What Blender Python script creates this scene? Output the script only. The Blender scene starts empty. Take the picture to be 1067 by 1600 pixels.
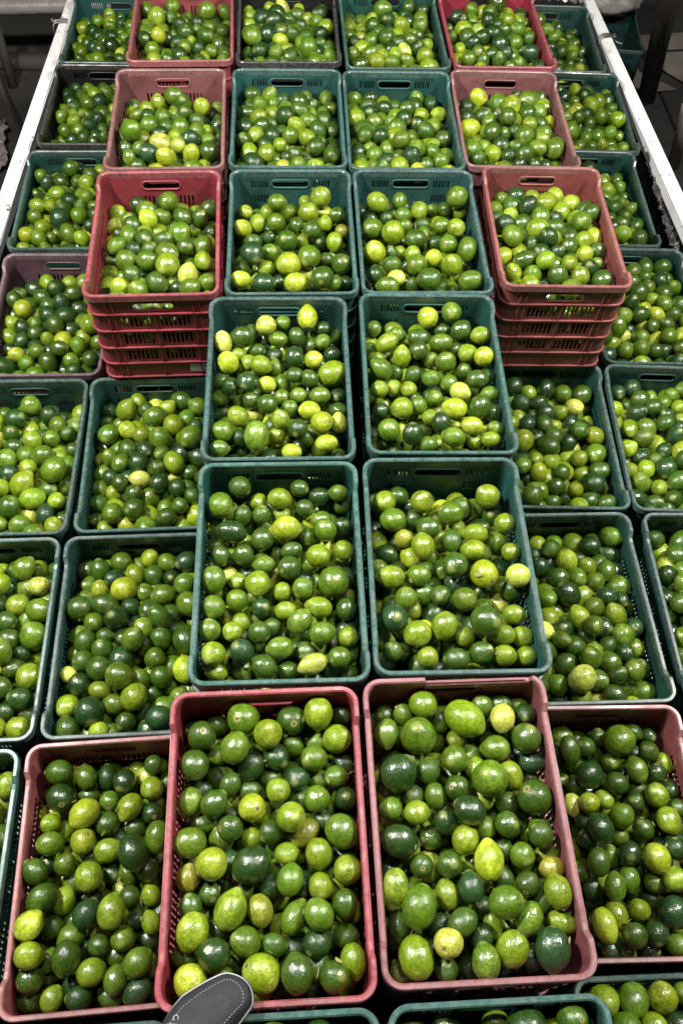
import bpy, bmesh, math, random
import numpy as np
from mathutils import Vector, Matrix

random.seed(7)
RNG = np.random.default_rng(11)
S = bpy.context.scene
COL = S.collection

# ------------------------------------------------------------------ camera
FPX, PITCH, YAW, ROLL, CAMZ = 1338.2, 0.98700, 0.094427, 0.064042, 1.5583   # for a 1067 x 1600 picture
_f = np.array([math.sin(YAW)*math.cos(PITCH), math.cos(YAW)*math.cos(PITCH), -math.sin(PITCH)])
_r0 = np.array([math.cos(YAW), -math.sin(YAW), 0.0])
_u0 = np.cross(_r0, _f)
CR = _r0*math.cos(ROLL) + _u0*math.sin(ROLL)
CU = -_r0*math.sin(ROLL) + _u0*math.cos(ROLL)
CF = _f
CP = np.array([0, 0, CAMZ])
cam_d = bpy.data.cameras.new('camera')
cam = bpy.data.objects.new('camera', cam_d)
COL.objects.link(cam)
cam_d.sensor_fit = 'VERTICAL'
cam_d.sensor_height = 24.0
cam_d.lens = 24.0*FPX/1600.0
cam_d.clip_start = 0.05
cam_d.clip_end = 200
M = Matrix(((CR[0], CU[0], -CF[0], CP[0]), (CR[1], CU[1], -CF[1], CP[1]), (CR[2], CU[2], -CF[2], CP[2]), (0, 0, 0, 1)))
cam.matrix_world = M
S.camera = cam

# ------------------------------------------------------------------ light
W = bpy.data.worlds.new('World')
S.world = W
W.use_nodes = True
W.node_tree.nodes['Background'].inputs[0].default_value = (0.62, 0.66, 0.72, 1)
W.node_tree.nodes['Background'].inputs[1].default_value = 0.020


def lamp(name, loc, target, power, size, col):
    d = bpy.data.lights.new(name, 'AREA')
    d.shape = 'RECTANGLE'
    d.size, d.size_y = size
    d.energy = power
    d.color = col
    o = bpy.data.objects.new(name, d)
    COL.objects.link(o)
    o.location = loc
    o.rotation_euler = (Vector(target) - Vector(loc)).to_track_quat('-Z', 'Y').to_euler()
    return o


lamp('market_lamp_left', (-1.60, 1.40, 2.35), (-0.4, 1.5, -0.2), 185, (0.36, 0.18), (1.0, 0.97, 0.90))
lamp('market_lamp_right', (2.00, 1.50, 2.45), (0.7, 1.5, -0.2), 165, (0.36, 0.18), (1.0, 0.97, 0.91))
lamp('market_lamp_middle', (0.25, 1.05, 2.75), (0.2, 1.3, -0.2), 36, (0.26, 0.13), (1.0, 0.97, 0.91))

S.view_settings.view_transform = 'Standard'
S.view_settings.look = 'None'
S.view_settings.exposure = 0
S.view_settings.gamma = 1
S.view_settings.use_curve_mapping = False
S.render.engine = 'CYCLES'
S.cycles.use_denoising = True
S.cycles.max_bounces = 6
S.cycles.diffuse_bounces = 1
S.cycles.sample_clamp_indirect = 6


def ray(px, py):
    return CF + CR*(px-533.5)/FPX + CU*(800-py)/FPX


def hit(px, py, z):
    d = ray(px, py)
    return CP + d*((z-CAMZ)/d[2])


# ------------------------------------------------------------------ helpers
def tag(o, label=None, cat=None, group=None, kind=None):
    if label: o['label'] = label
    if cat: o['category'] = cat
    if group: o['group'] = group
    if kind: o['kind'] = kind
    return o


def link(name, me, parent=None, mat=None):
    o = bpy.data.objects.new(name, me)
    COL.objects.link(o)
    if parent is not None: o.parent = parent
    if mat is not None and len(me.materials) == 0: me.materials.append(mat)
    return o


def empty(name, loc=(0, 0, 0), rz=0.0):
    o = bpy.data.objects.new(name, None)
    o.empty_display_size = 0.05
    COL.objects.link(o)
    o.location = loc
    o.rotation_euler = (0, 0, rz)
    return o


def mesh(name, verts, faces, smooth=False, mat=None):
    me = bpy.data.meshes.new(name)
    me.from_pydata([tuple(map(float, v)) for v in verts], [], faces)
    bm = bmesh.new(); bm.from_mesh(me)
    bmesh.ops.recalc_face_normals(bm, faces=bm.faces)
    bm.to_mesh(me); bm.free()
    if smooth:
        me.polygons.foreach_set('use_smooth', [True]*len(me.polygons))
    if mat: me.materials.append(mat)
    return me


def box_mesh(name, x0, x1, y0, y1, z0, z1, mat=None, bevel=0.0):
    bm = bmesh.new()
    bmesh.ops.create_cube(bm, size=1)
    for v in bm.verts:
        v.co = Vector(((x0+x1)/2+v.co.x*(x1-x0), (y0+y1)/2+v.co.y*(y1-y0), (z0+z1)/2+v.co.z*(z1-z0)))
    if bevel:
        bmesh.ops.bevel(bm, geom=list(bm.edges), offset=bevel, segments=2, affect='EDGES')
    me = bpy.data.meshes.new(name); bm.to_mesh(me); bm.free()
    if mat: me.materials.append(mat)
    return me


def tube(name, pts, rad, closed=False, n=8, mat=None):
    pts = [Vector(p) for p in pts]
    V, F = [], []
    N = len(pts)
    up = Vector((0, 0, 1))
    for i, p in enumerate(pts):
        a = pts[(i-1) % N] if (closed or i > 0) else p
        b = pts[(i+1) % N] if (closed or i < N-1) else p
        t = (b-a).normalized()
        s = t.cross(up)
        if s.length < 1e-4: s = t.cross(Vector((1, 0, 0)))
        s.normalize(); q = s.cross(t)
        r = rad[i] if isinstance(rad, (list, tuple)) else rad
        for k in range(n):
            an = 2*math.pi*k/n
            V.append(p + s*math.cos(an)*r + q*math.sin(an)*r)
    for i in range(N if closed else N-1):
        j = (i+1) % N
        for k in range(n):
            F.append((i*n+k, i*n+(k+1) % n, j*n+(k+1) % n, j*n+k))
    if not closed:
        F.append(tuple(range(n))); F.append(tuple((N-1)*n+k for k in range(n)))
    return mesh(name, V, F, True, mat)


# ------------------------------------------------------------------ materials
class NT:
    def __init__(self, name):
        self.m = bpy.data.materials.new(name); self.m.use_nodes = True
        self.t = self.m.node_tree
        self.b = self.t.nodes['Principled BSDF']

    def n(self, typ, **kw):
        x = self.t.nodes.new(typ)
        for k, v in kw.items(): setattr(x, k, v)
        return x

    def l(self, a, b): self.t.links.new(a, b)

    def math(self, op, a, b=None, c=None):
        x = self.n('ShaderNodeMath', operation=op)
        for i, v in enumerate((a, b, c)):
            if v is None: continue
            if isinstance(v, (int, float)): x.inputs[i].default_value = v
            else: self.l(v, x.inputs[i])
        return x.outputs[0]

    def mix(self, fac, a, b, blend='MIX'):
        x = self.n('ShaderNodeMix', data_type='RGBA', blend_type=blend)
        for i, v in ((0, fac), (6, a), (7, b)):
            if isinstance(v, (int, float)): x.inputs[i].default_value = v
            elif isinstance(v, tuple): x.inputs[i].default_value = v
            else: self.l(v, x.inputs[i])
        return x.outputs[2]

    def ramp(self, fac, lo, hi, v0=0.0, v1=1.0):
        x = self.n('ShaderNodeMapRange')
        self.l(fac, x.inputs[0])
        for i, v in ((1, lo), (2, hi), (3, v0), (4, v1)): x.inputs[i].default_value = v
        return x.outputs[0]

    def noise(self, vec, scale, detail=3, rough=0.55):
        x = self.n('ShaderNodeTexNoise')
        x.inputs['Scale'].default_value = scale; x.inputs['Detail'].default_value = detail
        x.inputs['Roughness'].default_value = rough
        if vec is not None: self.l(vec, x.inputs['Vector'])
        return x.outputs[0]

    def vadd(self, a, b, op='ADD'):
        x = self.n('ShaderNodeVectorMath', operation=op)
        for i, v in enumerate((a, b)):
            if isinstance(v, tuple): x.inputs[i].default_value = v
            else: self.l(v, x.inputs[i])
        return x.outputs[0]


def lime_material(name, per_object):
    N = NT(name)
    at = N.n('ShaderNodeAttribute'); at.attribute_name = 'lime_co'
    co = at.outputs['Vector']
    if per_object:
        oi = N.n('ShaderNodeObjectInfo')
        tint, alpha = oi.outputs['Color'], oi.outputs['Alpha']
        sd = oi.outputs['Random']
    else:
        tc = N.n('ShaderNodeAttribute'); tc.attribute_name = 'tint'
        tint, alpha = tc.outputs['Color'], tc.outputs['Alpha']
        gi = N.n('ShaderNodeNewGeometry')
        sd = gi.outputs['Random Per Island']
    sh = N.math('MULTIPLY', sd, 91.0)
    cmb = N.n('ShaderNodeCombineXYZ')
    N.l(sh, cmb.inputs[0]); N.l(N.math('MULTIPLY', sd, 37.0), cmb.inputs[1])
    sco = N.vadd(co, cmb.outputs[0])
    sep = N.n('ShaderNodeSeparateXYZ'); N.l(co, sep.inputs[0])
    # broad ripening blush
    big = N.noise(sco, 0.9, 2, 0.5)
    blush = N.math('MULTIPLY', N.ramp(big, 0.475, 0.61), N.math('MULTIPLY', alpha, 1.0))
    hs = N.n('ShaderNodeHueSaturation'); N.l(tint, hs.inputs['Color'])
    hs.inputs['Hue'].default_value = 0.484; hs.inputs['Value'].default_value = 1.7; hs.inputs['Saturation'].default_value = 0.93
    c = N.mix(blush, tint, hs.outputs[0])
    # darker green drift
    drift = N.ramp(N.noise(sco, 1.6, 3), 0.45, 0.75, 0.0, 0.55)
    c = N.mix(drift, c, N.mix(1.0, c, (0.42, 0.55, 0.45, 1), 'MULTIPLY'))
    # oil glands, fine speckle, scars
    vo = N.n('ShaderNodeTexVoronoi'); vo.inputs['Scale'].default_value = 17.0; N.l(sco, vo.inputs['Vector'])
    gl = N.math('MULTIPLY', N.ramp(vo.outputs[0], 0.05, 0.45, 0.72, 1.08), N.ramp(N.noise(sco, 5.0, 5, 0.7), 0.33, 0.67, 0.60, 1.34))
    gc = N.n('ShaderNodeCombineColor'); [N.l(gl, gc.inputs[i]) for i in range(3)]
    c = N.mix(1.0, c, gc.outputs[0], 'MULTIPLY')
    sc = N.ramp(N.noise(sco, 6.5, 5, 0.7), 0.67, 0.74)
    c = N.mix(N.math('MULTIPLY', sc, 0.55), c, (0.34, 0.33, 0.17, 1))
    # stem scar and blossom tip
    st = N.ramp(sep.outputs[2], 0.962, 0.985)
    c = N.mix(N.math('MULTIPLY', st, 0.75), c, (0.30, 0.27, 0.10, 1))
    dot = N.ramp(sep.outputs[2], 0.988, 0.994)
    c = N.mix(dot, c, (0.09, 0.06, 0.025, 1))
    tp = N.ramp(sep.outputs[2], -0.90, -0.985)
    c = N.mix(N.math('MULTIPLY', tp, 0.35), c, (0.42, 0.46, 0.13, 1))
    N.l(c, N.b.inputs['Base Color'])
    N.l(N.ramp(N.noise(sco, 3.2, 3), 0.3, 0.7, 0.20, 0.42), N.b.inputs['Roughness'])
    N.b.inputs['IOR'].default_value = 1.5
    N.b.inputs['Specular IOR Level'].default_value = 0.25
    N.b.inputs['Coat IOR'].default_value = 1.68
    N.l(N.ramp(N.math('FRACT', N.math('MULTIPLY', sd, 7.31)), 0.0, 1.0, 0.45, 1.0), N.b.inputs['Coat Weight'])
    N.l(N.ramp(N.math('FRACT', N.math('MULTIPLY', sd, 13.7)), 0.0, 1.0, 0.05, 0.17), N.b.inputs['Coat Roughness'])
    bp = N.n('ShaderNodeBump'); bp.inputs['Strength'].default_value = 0.60; bp.inputs['Distance'].default_value = 0.0024
    hgt = N.math('ADD', N.math('MULTIPLY', N.math('MINIMUM', vo.outputs[0], 0.42), 0.8), N.math('MULTIPLY', N.noise(sco, 6.0, 4, 0.62), 1.5))
    N.l(hgt, bp.inputs['Height'])
    N.l(bp.outputs[0], N.b.inputs['Normal'])
    bc = N.n('ShaderNodeBump'); bc.inputs['Strength'].default_value = 0.30; bc.inputs['Distance'].default_value = 0.0020
    N.l(hgt, bc.inputs['Height']); N.l(bc.outputs[0], N.b.inputs['Coat Normal'])
    return N.m


M_LIME_ONE = lime_material('lime_skin', True)
M_LIME_HEAP = lime_material('lime_skin_heap', False)


def plastic_material(name, wear, rough):
    N = NT(name)
    oi = N.n('ShaderNodeObjectInfo')
    tc = N.n('ShaderNodeTexCoord')
    cmb = N.n('ShaderNodeCombineXYZ')
    N.l(N.math('MULTIPLY', oi.outputs['Random'], 40.0), cmb.inputs[0])
    N.l(N.math('MULTIPLY', oi.outputs['Random'], 23.0), cmb.inputs[1])
    v = N.vadd(tc.outputs['Object'], cmb.outputs[0])
    base = oi.outputs['Color']
    # uneven sun fade
    fade = N.ramp(N.noise(v, 5.0, 4), 0.35, 0.7, 0.0, 0.7)
    c = N.mix(fade, base, N.mix(1.0, base, (1.7, 1.9, 1.9, 1), 'MULTIPLY'))
    # grime
    gr = N.math('MAXIMUM', N.ramp(N.noise(v, 13.0, 6, 0.65), 0.48, 0.70, 0.0, 0.6), N.ramp(N.noise(v, 4.5, 5, 0.7), 0.52, 0.66, 0.0, 0.6))
    c = N.mix(gr, c, N.mix(1.0, c, (0.42, 0.40, 0.34, 1), 'MULTIPLY'))
    # scuffs: stretched pale scratches
    st = N.n('ShaderNodeMapping'); st.inputs['Scale'].default_value = (18, 18, 120); N.l(v, st.inputs[0])
    s1 = N.ramp(N.noise(st.outputs[0], 2.2, 6, 0.7), 0.57, 0.66)
    s2 = N.ramp(N.noise(v, 90.0, 6, 0.75), 0.34, 0.74)
    sf = N.math('MULTIPLY', N.math('MAXIMUM', N.math('MULTIPLY', s1, 0.6), s2), wear)
    c = N.mix(sf, c, N.mix(0.7, c, (0.60, 0.59, 0.57, 1)))
    N.l(c, N.b.inputs['Base Color'])
    N.l(N.ramp(N.noise(v, 20, 3), 0.3, 0.7, rough-0.08, rough+0.14), N.b.inputs['Roughness'])
    bp = N.n('ShaderNodeBump'); bp.inputs['Strength'].default_value = 0.25; bp.inputs['Distance'].default_value = 0.001
    N.l(N.noise(v, 70, 4, 0.6), bp.inputs['Height']); N.l(bp.outputs[0], N.b.inputs['Normal'])
    return N.m


M_PLASTIC = plastic_material('crate_plastic', 0.03, 0.45)
M_RIM = plastic_material('crate_rim_plastic', 0.25, 0.34)


def simple(name, col, rough=0.6, metal=0.0, nscale=20, amount=0.4, col2=None, bump=0.2, bdist=0.002):
    N = NT(name)
    tc = N.n('ShaderNodeTexCoord')
    no = N.noise(tc.outputs['Object'], nscale, 6, 0.65)
    c2 = col2 or tuple(x*0.45 for x in col)
    c = N.mix(N.math('MULTIPLY', N.ramp(no, 0.40, 0.70), amount), col+(1,), c2+(1,))
    N.l(c, N.b.inputs['Base Color'])
    N.l(N.ramp(no, 0.3, 0.7, rough-0.08, rough+0.1), N.b.inputs['Roughness'])
    N.b.inputs['Metallic'].default_value = metal
    bp = N.n('ShaderNodeBump'); bp.inputs['Strength'].default_value = bump; bp.inputs['Distance'].default_value = bdist
    N.l(N.noise(tc.outputs['Object'], nscale*4, 4), bp.inputs['Height']); N.l(bp.outputs[0], N.b.inputs['Normal'])
    return N.m


M_FLOOR = simple('market_floor', (0.05, 0.047, 0.044), 0.7, 0, 3.0, 0.7, (0.022, 0.02, 0.019), 0.3, 0.004)
M_SLAB = simple('floor_slab', (0.058, 0.053, 0.049), 0.7, 0, 5.0, 0.7, (0.028, 0.025, 0.024), 0.3, 0.004)
M_BEDMETAL = simple('dark_truck_paint', (0.020, 0.020, 0.024), 0.5, 0, 14, 0.6, (0.045, 0.035, 0.03))
M_CARD = simple('cardboard', (0.26, 0.225, 0.20), 0.85, 0, 8, 0.6, (0.15, 0.12, 0.10))
M_DARKPOLE = simple('dark_wood', (0.075, 0.062, 0.055), 0.7, 0, 12, 0.5)
M_SACK = simple('grey_sack', (0.36, 0.33, 0.32), 0.35, 0, 9, 0.5, (0.18, 0.16, 0.15), 0.5, 0.01)
M_FOIL = simple('clear_wrap', (0.55, 0.55, 0.56), 0.22, 0.35, 25, 0.6, (0.12, 0.12, 0.13), 0.6, 0.01)
M_NET = simple('black_wrap', (0.022, 0.020, 0.024), 0.28, 0.0, 25, 0.3, (0.06, 0.05, 0.055), 0.6, 0.01)
M_WIRE = simple('tie_wire', (0.22, 0.20, 0.19), 0.38, 0.8, 40, 0.5)


def rail_material():
    N = NT('chipped_white_paint')
    tc = N.n('ShaderNodeTexCoord')
    v = tc.outputs['Object']
    chips = N.ramp(N.noise(v, 26, 6, 0.75), 0.61, 0.64)
    dirt = N.ramp(N.noise(v, 7, 5, 0.6), 0.42, 0.70, 0.0, 0.45)
    c = N.mix(dirt, (0.80, 0.80, 0.80, 1), (0.50, 0.47, 0.44, 1))
    c = N.mix(chips, c, (0.13, 0.11, 0.10, 1))
    N.l(c, N.b.inputs['Base Color'])
    N.b.inputs['Roughness'].default_value = 0.42
    bp = N.n('ShaderNodeBump'); bp.inputs['Strength'].default_value = 0.5; bp.inputs['Distance'].default_value = 0.001
    bp.invert = True
    N.l(chips, bp.inputs['Height']); N.l(bp.outputs[0], N.b.inputs['Normal'])
    return N.m


M_RAIL = rail_material()

# ------------------------------------------------------------------ crate geometry (origin at base centre)
CW, CL, CH = 0.355, 0.53, 0.3176
HX_T, HY_T, HX_B, HY_B = CW/2-0.007, CL/2-0.007, CW/2-0.0105, CL/2-0.0105
TH = 0.0032


def hx(z): return HX_B + (HX_T-HX_B)*z/CH
def hy(z): return HY_B + (HY_T-HY_B)*z/CH


def rounded_rect(ax, ay, rad, nseg=6, extra_y=(), extra_x=()):
    """list of (x, y, nx, ny), counter-clockwise from the right side"""
    P = []
    cs = [(ax-rad, ay-rad, 0), (-ax+rad, ay-rad, 90), (-ax+rad, -ay+rad, 180), (ax-rad, -ay+rad, 270)]
    for y in extra_y: P.append((ax, y, 1, 0))
    for k, (cx, cy, a0) in enumerate(cs):
        for i in range(nseg+1):
            a = math.radians(a0 + 90*i/nseg)
            P.append((cx+rad*math.cos(a), cy+rad*math.sin(a), math.cos(a), math.sin(a)))
        if k == 0:
            for x in reversed(extra_x): P.append((x, ay, 0, 1))
        if k == 1:
            for y in reversed(extra_y): P.append((-ax, y, -1, 0))
        if k == 2:
            for x in extra_x: P.append((x, -ay, 0, -1))
    return P


def sweep(name, P, prof, zfun, mat=None):
    V, F = [], []
    n = len(prof)
    for (x, y, nx, ny) in P:
        zo, oo = zfun(x, y)
        for (o, z) in prof:
            V.append((x+nx*(o+oo), y+ny*(o+oo), z+zo))
    N = len(P)
    for i in range(N):
        j = (i+1) % N
        for k in range(n):
            F.append((i*n+k, j*n+k, j*n+(k+1) % n, i*n+(k+1) % n))
    me = mesh(name, V, F, False, mat)
    return me


def rim_mesh(name, broken=False):
    ey = (-0.212, -0.204, -0.190, -0.178, -0.08, 0.0, 0.08, 0.178, 0.190, 0.204, 0.212)
    ex = (-0.12, -0.055, -0.0535, 0.0, 0.06, 0.12) if broken else (-0.08, 0.0, 0.08)
    P = rounded_rect(CW/2, CL/2, 0.034, 7, ey, ex)
    prof = [(-0.0105, -0.020), (-0.0105, -0.003), (-0.0080, -0.0004), (-0.0018, 0.0), (0.0, -0.0022), (0.0, -0.020), (-0.0032, -0.020), (-0.0042, -0.013), (-0.0065, -0.013), (-0.0070, -0.020)]

    def zf(x, y):
        z, o = CH, 0.0
        if abs(x) > CW/2-0.002:
            t = min(1, max(0, (0.206-abs(y))/0.020)); t = t*t*(3-2*t)
            z -= 0.0145*t; o -= 0.0025*t
        if broken and y > CL/2-0.002 and x > -0.054:
            z -= 0.009; o -= 0.003
        return z, o
    me = sweep(name, P, prof, zf, M_RIM)
    return me


def panel(name, hw, z0, z1, holes, place, mat):
    """flat wall with rectangular holes; place(u, z, n) -> xyz (n: 0 outside, 1 inside)"""
    us = sorted(set([-hw, hw] + [h[0] for h in holes] + [h[1] for h in holes]))
    zs = sorted(set([z0, z1] + [h[2] for h in holes] + [h[3] for h in holes]))
    nu, nz = len(us), len(zs)
    solid = [[True]*(nz-1) for _ in range(nu-1)]
    for i in range(nu-1):
        for j in range(nz-1):
            cu, cz = (us[i]+us[i+1])/2, (zs[j]+zs[j+1])/2
            if any(h[0] < cu < h[1] and h[2] < cz < h[3] for h in holes): solid[i][j] = False
    idx, V, F = {}, [], []

    def vid(i, j, n):
        k = (i, j, n)
        if k not in idx:
            idx[k] = len(V); V.append(place(us[i], zs[j], n))
        return idx[k]
    ok = lambda i, j: 0 <= i < nu-1 and 0 <= j < nz-1 and solid[i][j]
    # merge runs of solid cells along u to stay cheap
    for j in range(nz-1):
        i = 0
        while i < nu-1:
            if not solid[i][j]: i += 1; continue
            F.append((vid(i, j, 0), vid(i+1, j, 0), vid(i+1, j+1, 0), vid(i, j+1, 0)))
            F.append((vid(i, j, 1), vid(i, j+1, 1), vid(i+1, j+1, 1), vid(i+1, j, 1)))
            if not ok(i-1, j): F.append((vid(i, j, 0), vid(i, j+1, 0), vid(i, j+1, 1), vid(i, j, 1)))
            if not ok(i+1, j): F.append((vid(i+1, j, 0), vid(i+1, j, 1), vid(i+1, j+1, 1), vid(i+1, j+1, 0)))
            if not ok(i, j-1): F.append((vid(i, j, 0), vid(i, j, 1), vid(i+1, j, 1), vid(i+1, j, 0)))
            if not ok(i, j+1): F.append((vid(i, j+1, 0), vid(i+1, j+1, 0), vid(i+1, j+1, 1), vid(i, j+1, 1)))
            i += 1
    return mesh(name, V, F, False, mat)


FR = lambda q: CH*(1-q)          # height from the fraction measured down from the rim


def slot_row(u0, u1, n, duty, za, zb):
    p = (u1-u0)/n
    return [(u0+p*(k+0.5-duty/2), u0+p*(k+0.5+duty/2), za, zb) for k in range(n)]


def end_holes(style):
    h = [(-0.052, 0.052, FR(0.185), FR(0.098))]
    if style == 'red':
        for s in (-1, 1):
            a, b = (0.010, 0.094) if s > 0 else (-0.094, -0.010)
            h += slot_row(a, b, 7, 0.55, FR(0.375), FR(0.250))
            h += slot_row(a, b, 7, 0.55, FR(0.575), FR(0.445))
            h += slot_row(a, b, 7, 0.55, FR(0.770), FR(0.645))
    else:
        for s in (-1, 1):
            a, b = (0.066, 0.118) if s > 0 else (-0.118, -0.066)
            h += slot_row(a, b, 6, 0.55, FR(0.180), FR(0.100))
            h += slot_row(a, b, 6, 0.55, FR(0.345), FR(0.255))
            a, b = (0.012, 0.118) if s > 0 else (-0.118, -0.012)
            h += slot_row(a, b, 12, 0.55, FR(0.575), FR(0.445))
            h += slot_row(a, b, 12, 0.55, FR(0.770), FR(0.645))
    return h


def side_holes(style):
    h = []
    for (a, b) in ((-0.172, -0.066), (-0.054, 0.054), (0.066, 0.172)):
        for (q0, q1) in ((0.30, 0.225), (0.40, 0.325), (0.56, 0.46), (0.76, 0.66)):
            h += slot_row(a, b, 9, 0.5, FR(q0), FR(q1))
    return h


def end_place(sgn):
    def f(u, z, n): return (u, sgn*(hy(z)-n*TH), z)
    return f


def side_place(sgn):
    def f(u, z, n): return (sgn*(hx(z)-n*TH), u, z)
    return f


def post_mesh(sx, sy):
    R = 0.029; V, F = [], []
    zs = (0.0, CH-0.010)
    K = 6
    for z in zs:
        for n in (0, 1):
            for i in range(K+1):
                a = math.radians(90*i/K)
                rr = R-n*TH
                V.append((sx*(hx(z)-R+rr*math.cos(a)), sy*(hy(z)-R+rr*math.sin(a)), z))
    k = K+1
    for i in range(K):
        F += [(i, i+1, 2*k+i+1, 2*k+i), (k+i, 3*k+i, 3*k+i+1, k+i+1), (i, k+i, k+i+1, i+1), (2*k+i, 2*k+i+1, 3*k+i+1, 3*k+i)]
    for i in (0, K): F.append((i, 2*k+i, 3*k+i, k+i))
    return mesh('corner_post', V, F, False, M_PLASTIC)


def grip_mesh(sgn):
    pts = []
    hw, hh, zc = 0.0475, 0.0135, (FR(0.185)+FR(0.098))/2
    for s, a0 in ((1, -90), (-1, 90)):
        for i in range(7):
            a = math.radians(a0+180*i/6)
            z = zc+hh*math.sin(a)
            pts.append((s*(hw-hh*0.3)+math.cos(a)*hh if s > 0 else -(hw-hh*0.3)+math.cos(a)*hh, sgn*(hy(z)-TH/2), z))
    return tube('handle_grip', pts, 0.0036, True, 6, M_PLASTIC)


def ring_rib(q):
    z = FR(q)
    P = rounded_rect(hx(z), hy(z), 0.029, 4)
    prof = [(-0.001, -0.0024), (0.0058, -0.0018), (0.0058, 0.0018), (-0.001, 0.0024)]
    return sweep('rib', P, prof, lambda x, y: (z, 0), M_PLASTIC)


def end_rib(u, sgn, z0, z1):
    V = []
    for z in (z0, z1):
        for (du, dn) in ((-0.0016, -0.001), (0.0016, -0.001), (0.0016, 0.0045), (-0.0016, 0.0045)):
            V.append((u+du, sgn*(hy(z)+dn), z))
    F = [(0, 1, 2, 3), (4, 7, 6, 5), (0, 4, 5, 1), (1, 5, 6, 2), (2, 6, 7, 3), (3, 7, 4, 0)]
    return mesh('rib', V, F, False, M_PLASTIC)


def side_rib(u, sgn, z0, z1):
    V = []
    for z in (z0, z1):
        for (du, dn) in ((-0.0016, -0.001), (0.0016, -0.001), (0.0016, 0.0045), (-0.0016, 0.0045)):
            V.append((sgn*(hx(z)+dn), u+du, z))
    F = [(0, 1, 2, 3), (4, 7, 6, 5), (0, 4, 5, 1), (1, 5, 6, 2), (2, 6, 7, 3), (3, 7, 4, 0)]
    return mesh('rib', V, F, False, M_PLASTIC)


def crate_parts(style):
    """[(name, mesh, [sub-parts])]"""
    HWE, HWS = HX_T-0.0285, HY_T-0.0285
    eh, sh = end_holes(style), side_holes(style)
    parts = [('rim', RIM, []), ('floor', FLOOR, [])]
    for s in (-1, 1):
        em = panel('end_wall', HWE, 0.0, CH-0.006, eh, end_place(s), M_PLASTIC)
        subs = [('handle_grip', grip_mesh(s), False)]
        for u in (-0.122, -0.105, 0.105, 0.122): subs.append(('rib', end_rib(u, s, 0.006, FR(0.05)), True))
        subs.append(('rib', end_rib(0.0, s, 0.006, FR(0.20)), True))
        parts.append(('end_wall', em, subs))
        sm = panel('side_wall', HWS, 0.0, CH-0.020, sh, side_place(s), M_PLASTIC)
        parts.append(('side_wall', sm, [('rib', side_rib(u, s, 0.006, FR(0.10)), True) for u in (-0.19, -0.06, 0.06, 0.19)]))
    for p in POSTS: parts.append(('corner_post', p, []))
    for r in RINGS: parts.append(('rib', r, 'ring'))
    return parts


RIM, RIM_BROKEN = rim_mesh('rim'), rim_mesh('rim_broken', True)
FLOOR = box_mesh('floor', -HX_B+0.003, HX_B-0.003, -HY_B+0.003, HY_B-0.003, 0.001, 0.005, M_PLASTIC)
POSTS = [post_mesh(a, b) for a in (-1, 1) for b in (-1, 1)]
RINGS = [ring_rib(q) for q in (0.055, 0.215, 0.405, 0.605, 0.80, 0.975)]
STYLES = {'red': crate_parts('red'), 'teal': crate_parts('teal')}

STICKER = box_mesh('paper_label', -0.024, 0.024, -0.0006, 0.0006, -0.016, 0.016, simple('paper', (0.55, 0.53, 0.50), 0.8, 0, 30, 0.7, (0.25, 0.2, 0.18)))
CRATES_GROUP = 'crates of limes on the truck'


def place_crate(x, y, z, rz, style, color, label, ribs=True, broken=False, group=CRATES_GROUP, sticker=False):
    t = empty('lime_crate', (x, y, z), rz)
    t.rotation_euler = (random.uniform(-.005, .005), random.uniform(-.006, .006), rz)
    tag(t, label, 'crate', group)
    if sticker:
        z = FR(0.88)
        st = link('paper_label', STICKER, t); st.location = (0.096, -hy(z)-0.0012, z)
    for (name, me, subs) in STYLES[style]:
        if subs == 'ring' and not ribs: continue
        o = link(name, RIM_BROKEN if (broken and name == 'rim') else me, t)
        o.color = color + (1,)
        if subs == 'ring': continue
        for (sn, sm, is_rib) in subs:
            if is_rib and not ribs: continue
            c = link(sn, sm, o); c.color = color + (1,)
    return t


TEAL = (0.007, 0.048, 0.039); TEAL2 = (0.010, 0.058, 0.048); TEALD = (0.005, 0.034, 0.028)
BLACK = (0.004, 0.004, 0.005)
CRIM = (0.205, 0.015, 0.027); DUST = (0.17, 0.043, 0.046); BRICK = (0.175, 0.044, 0.037); ROSE = (0.155, 0.052, 0.050)
RED = (0.185, 0.019, 0.026); PURP = (0.085, 0.038, 0.058)
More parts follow.
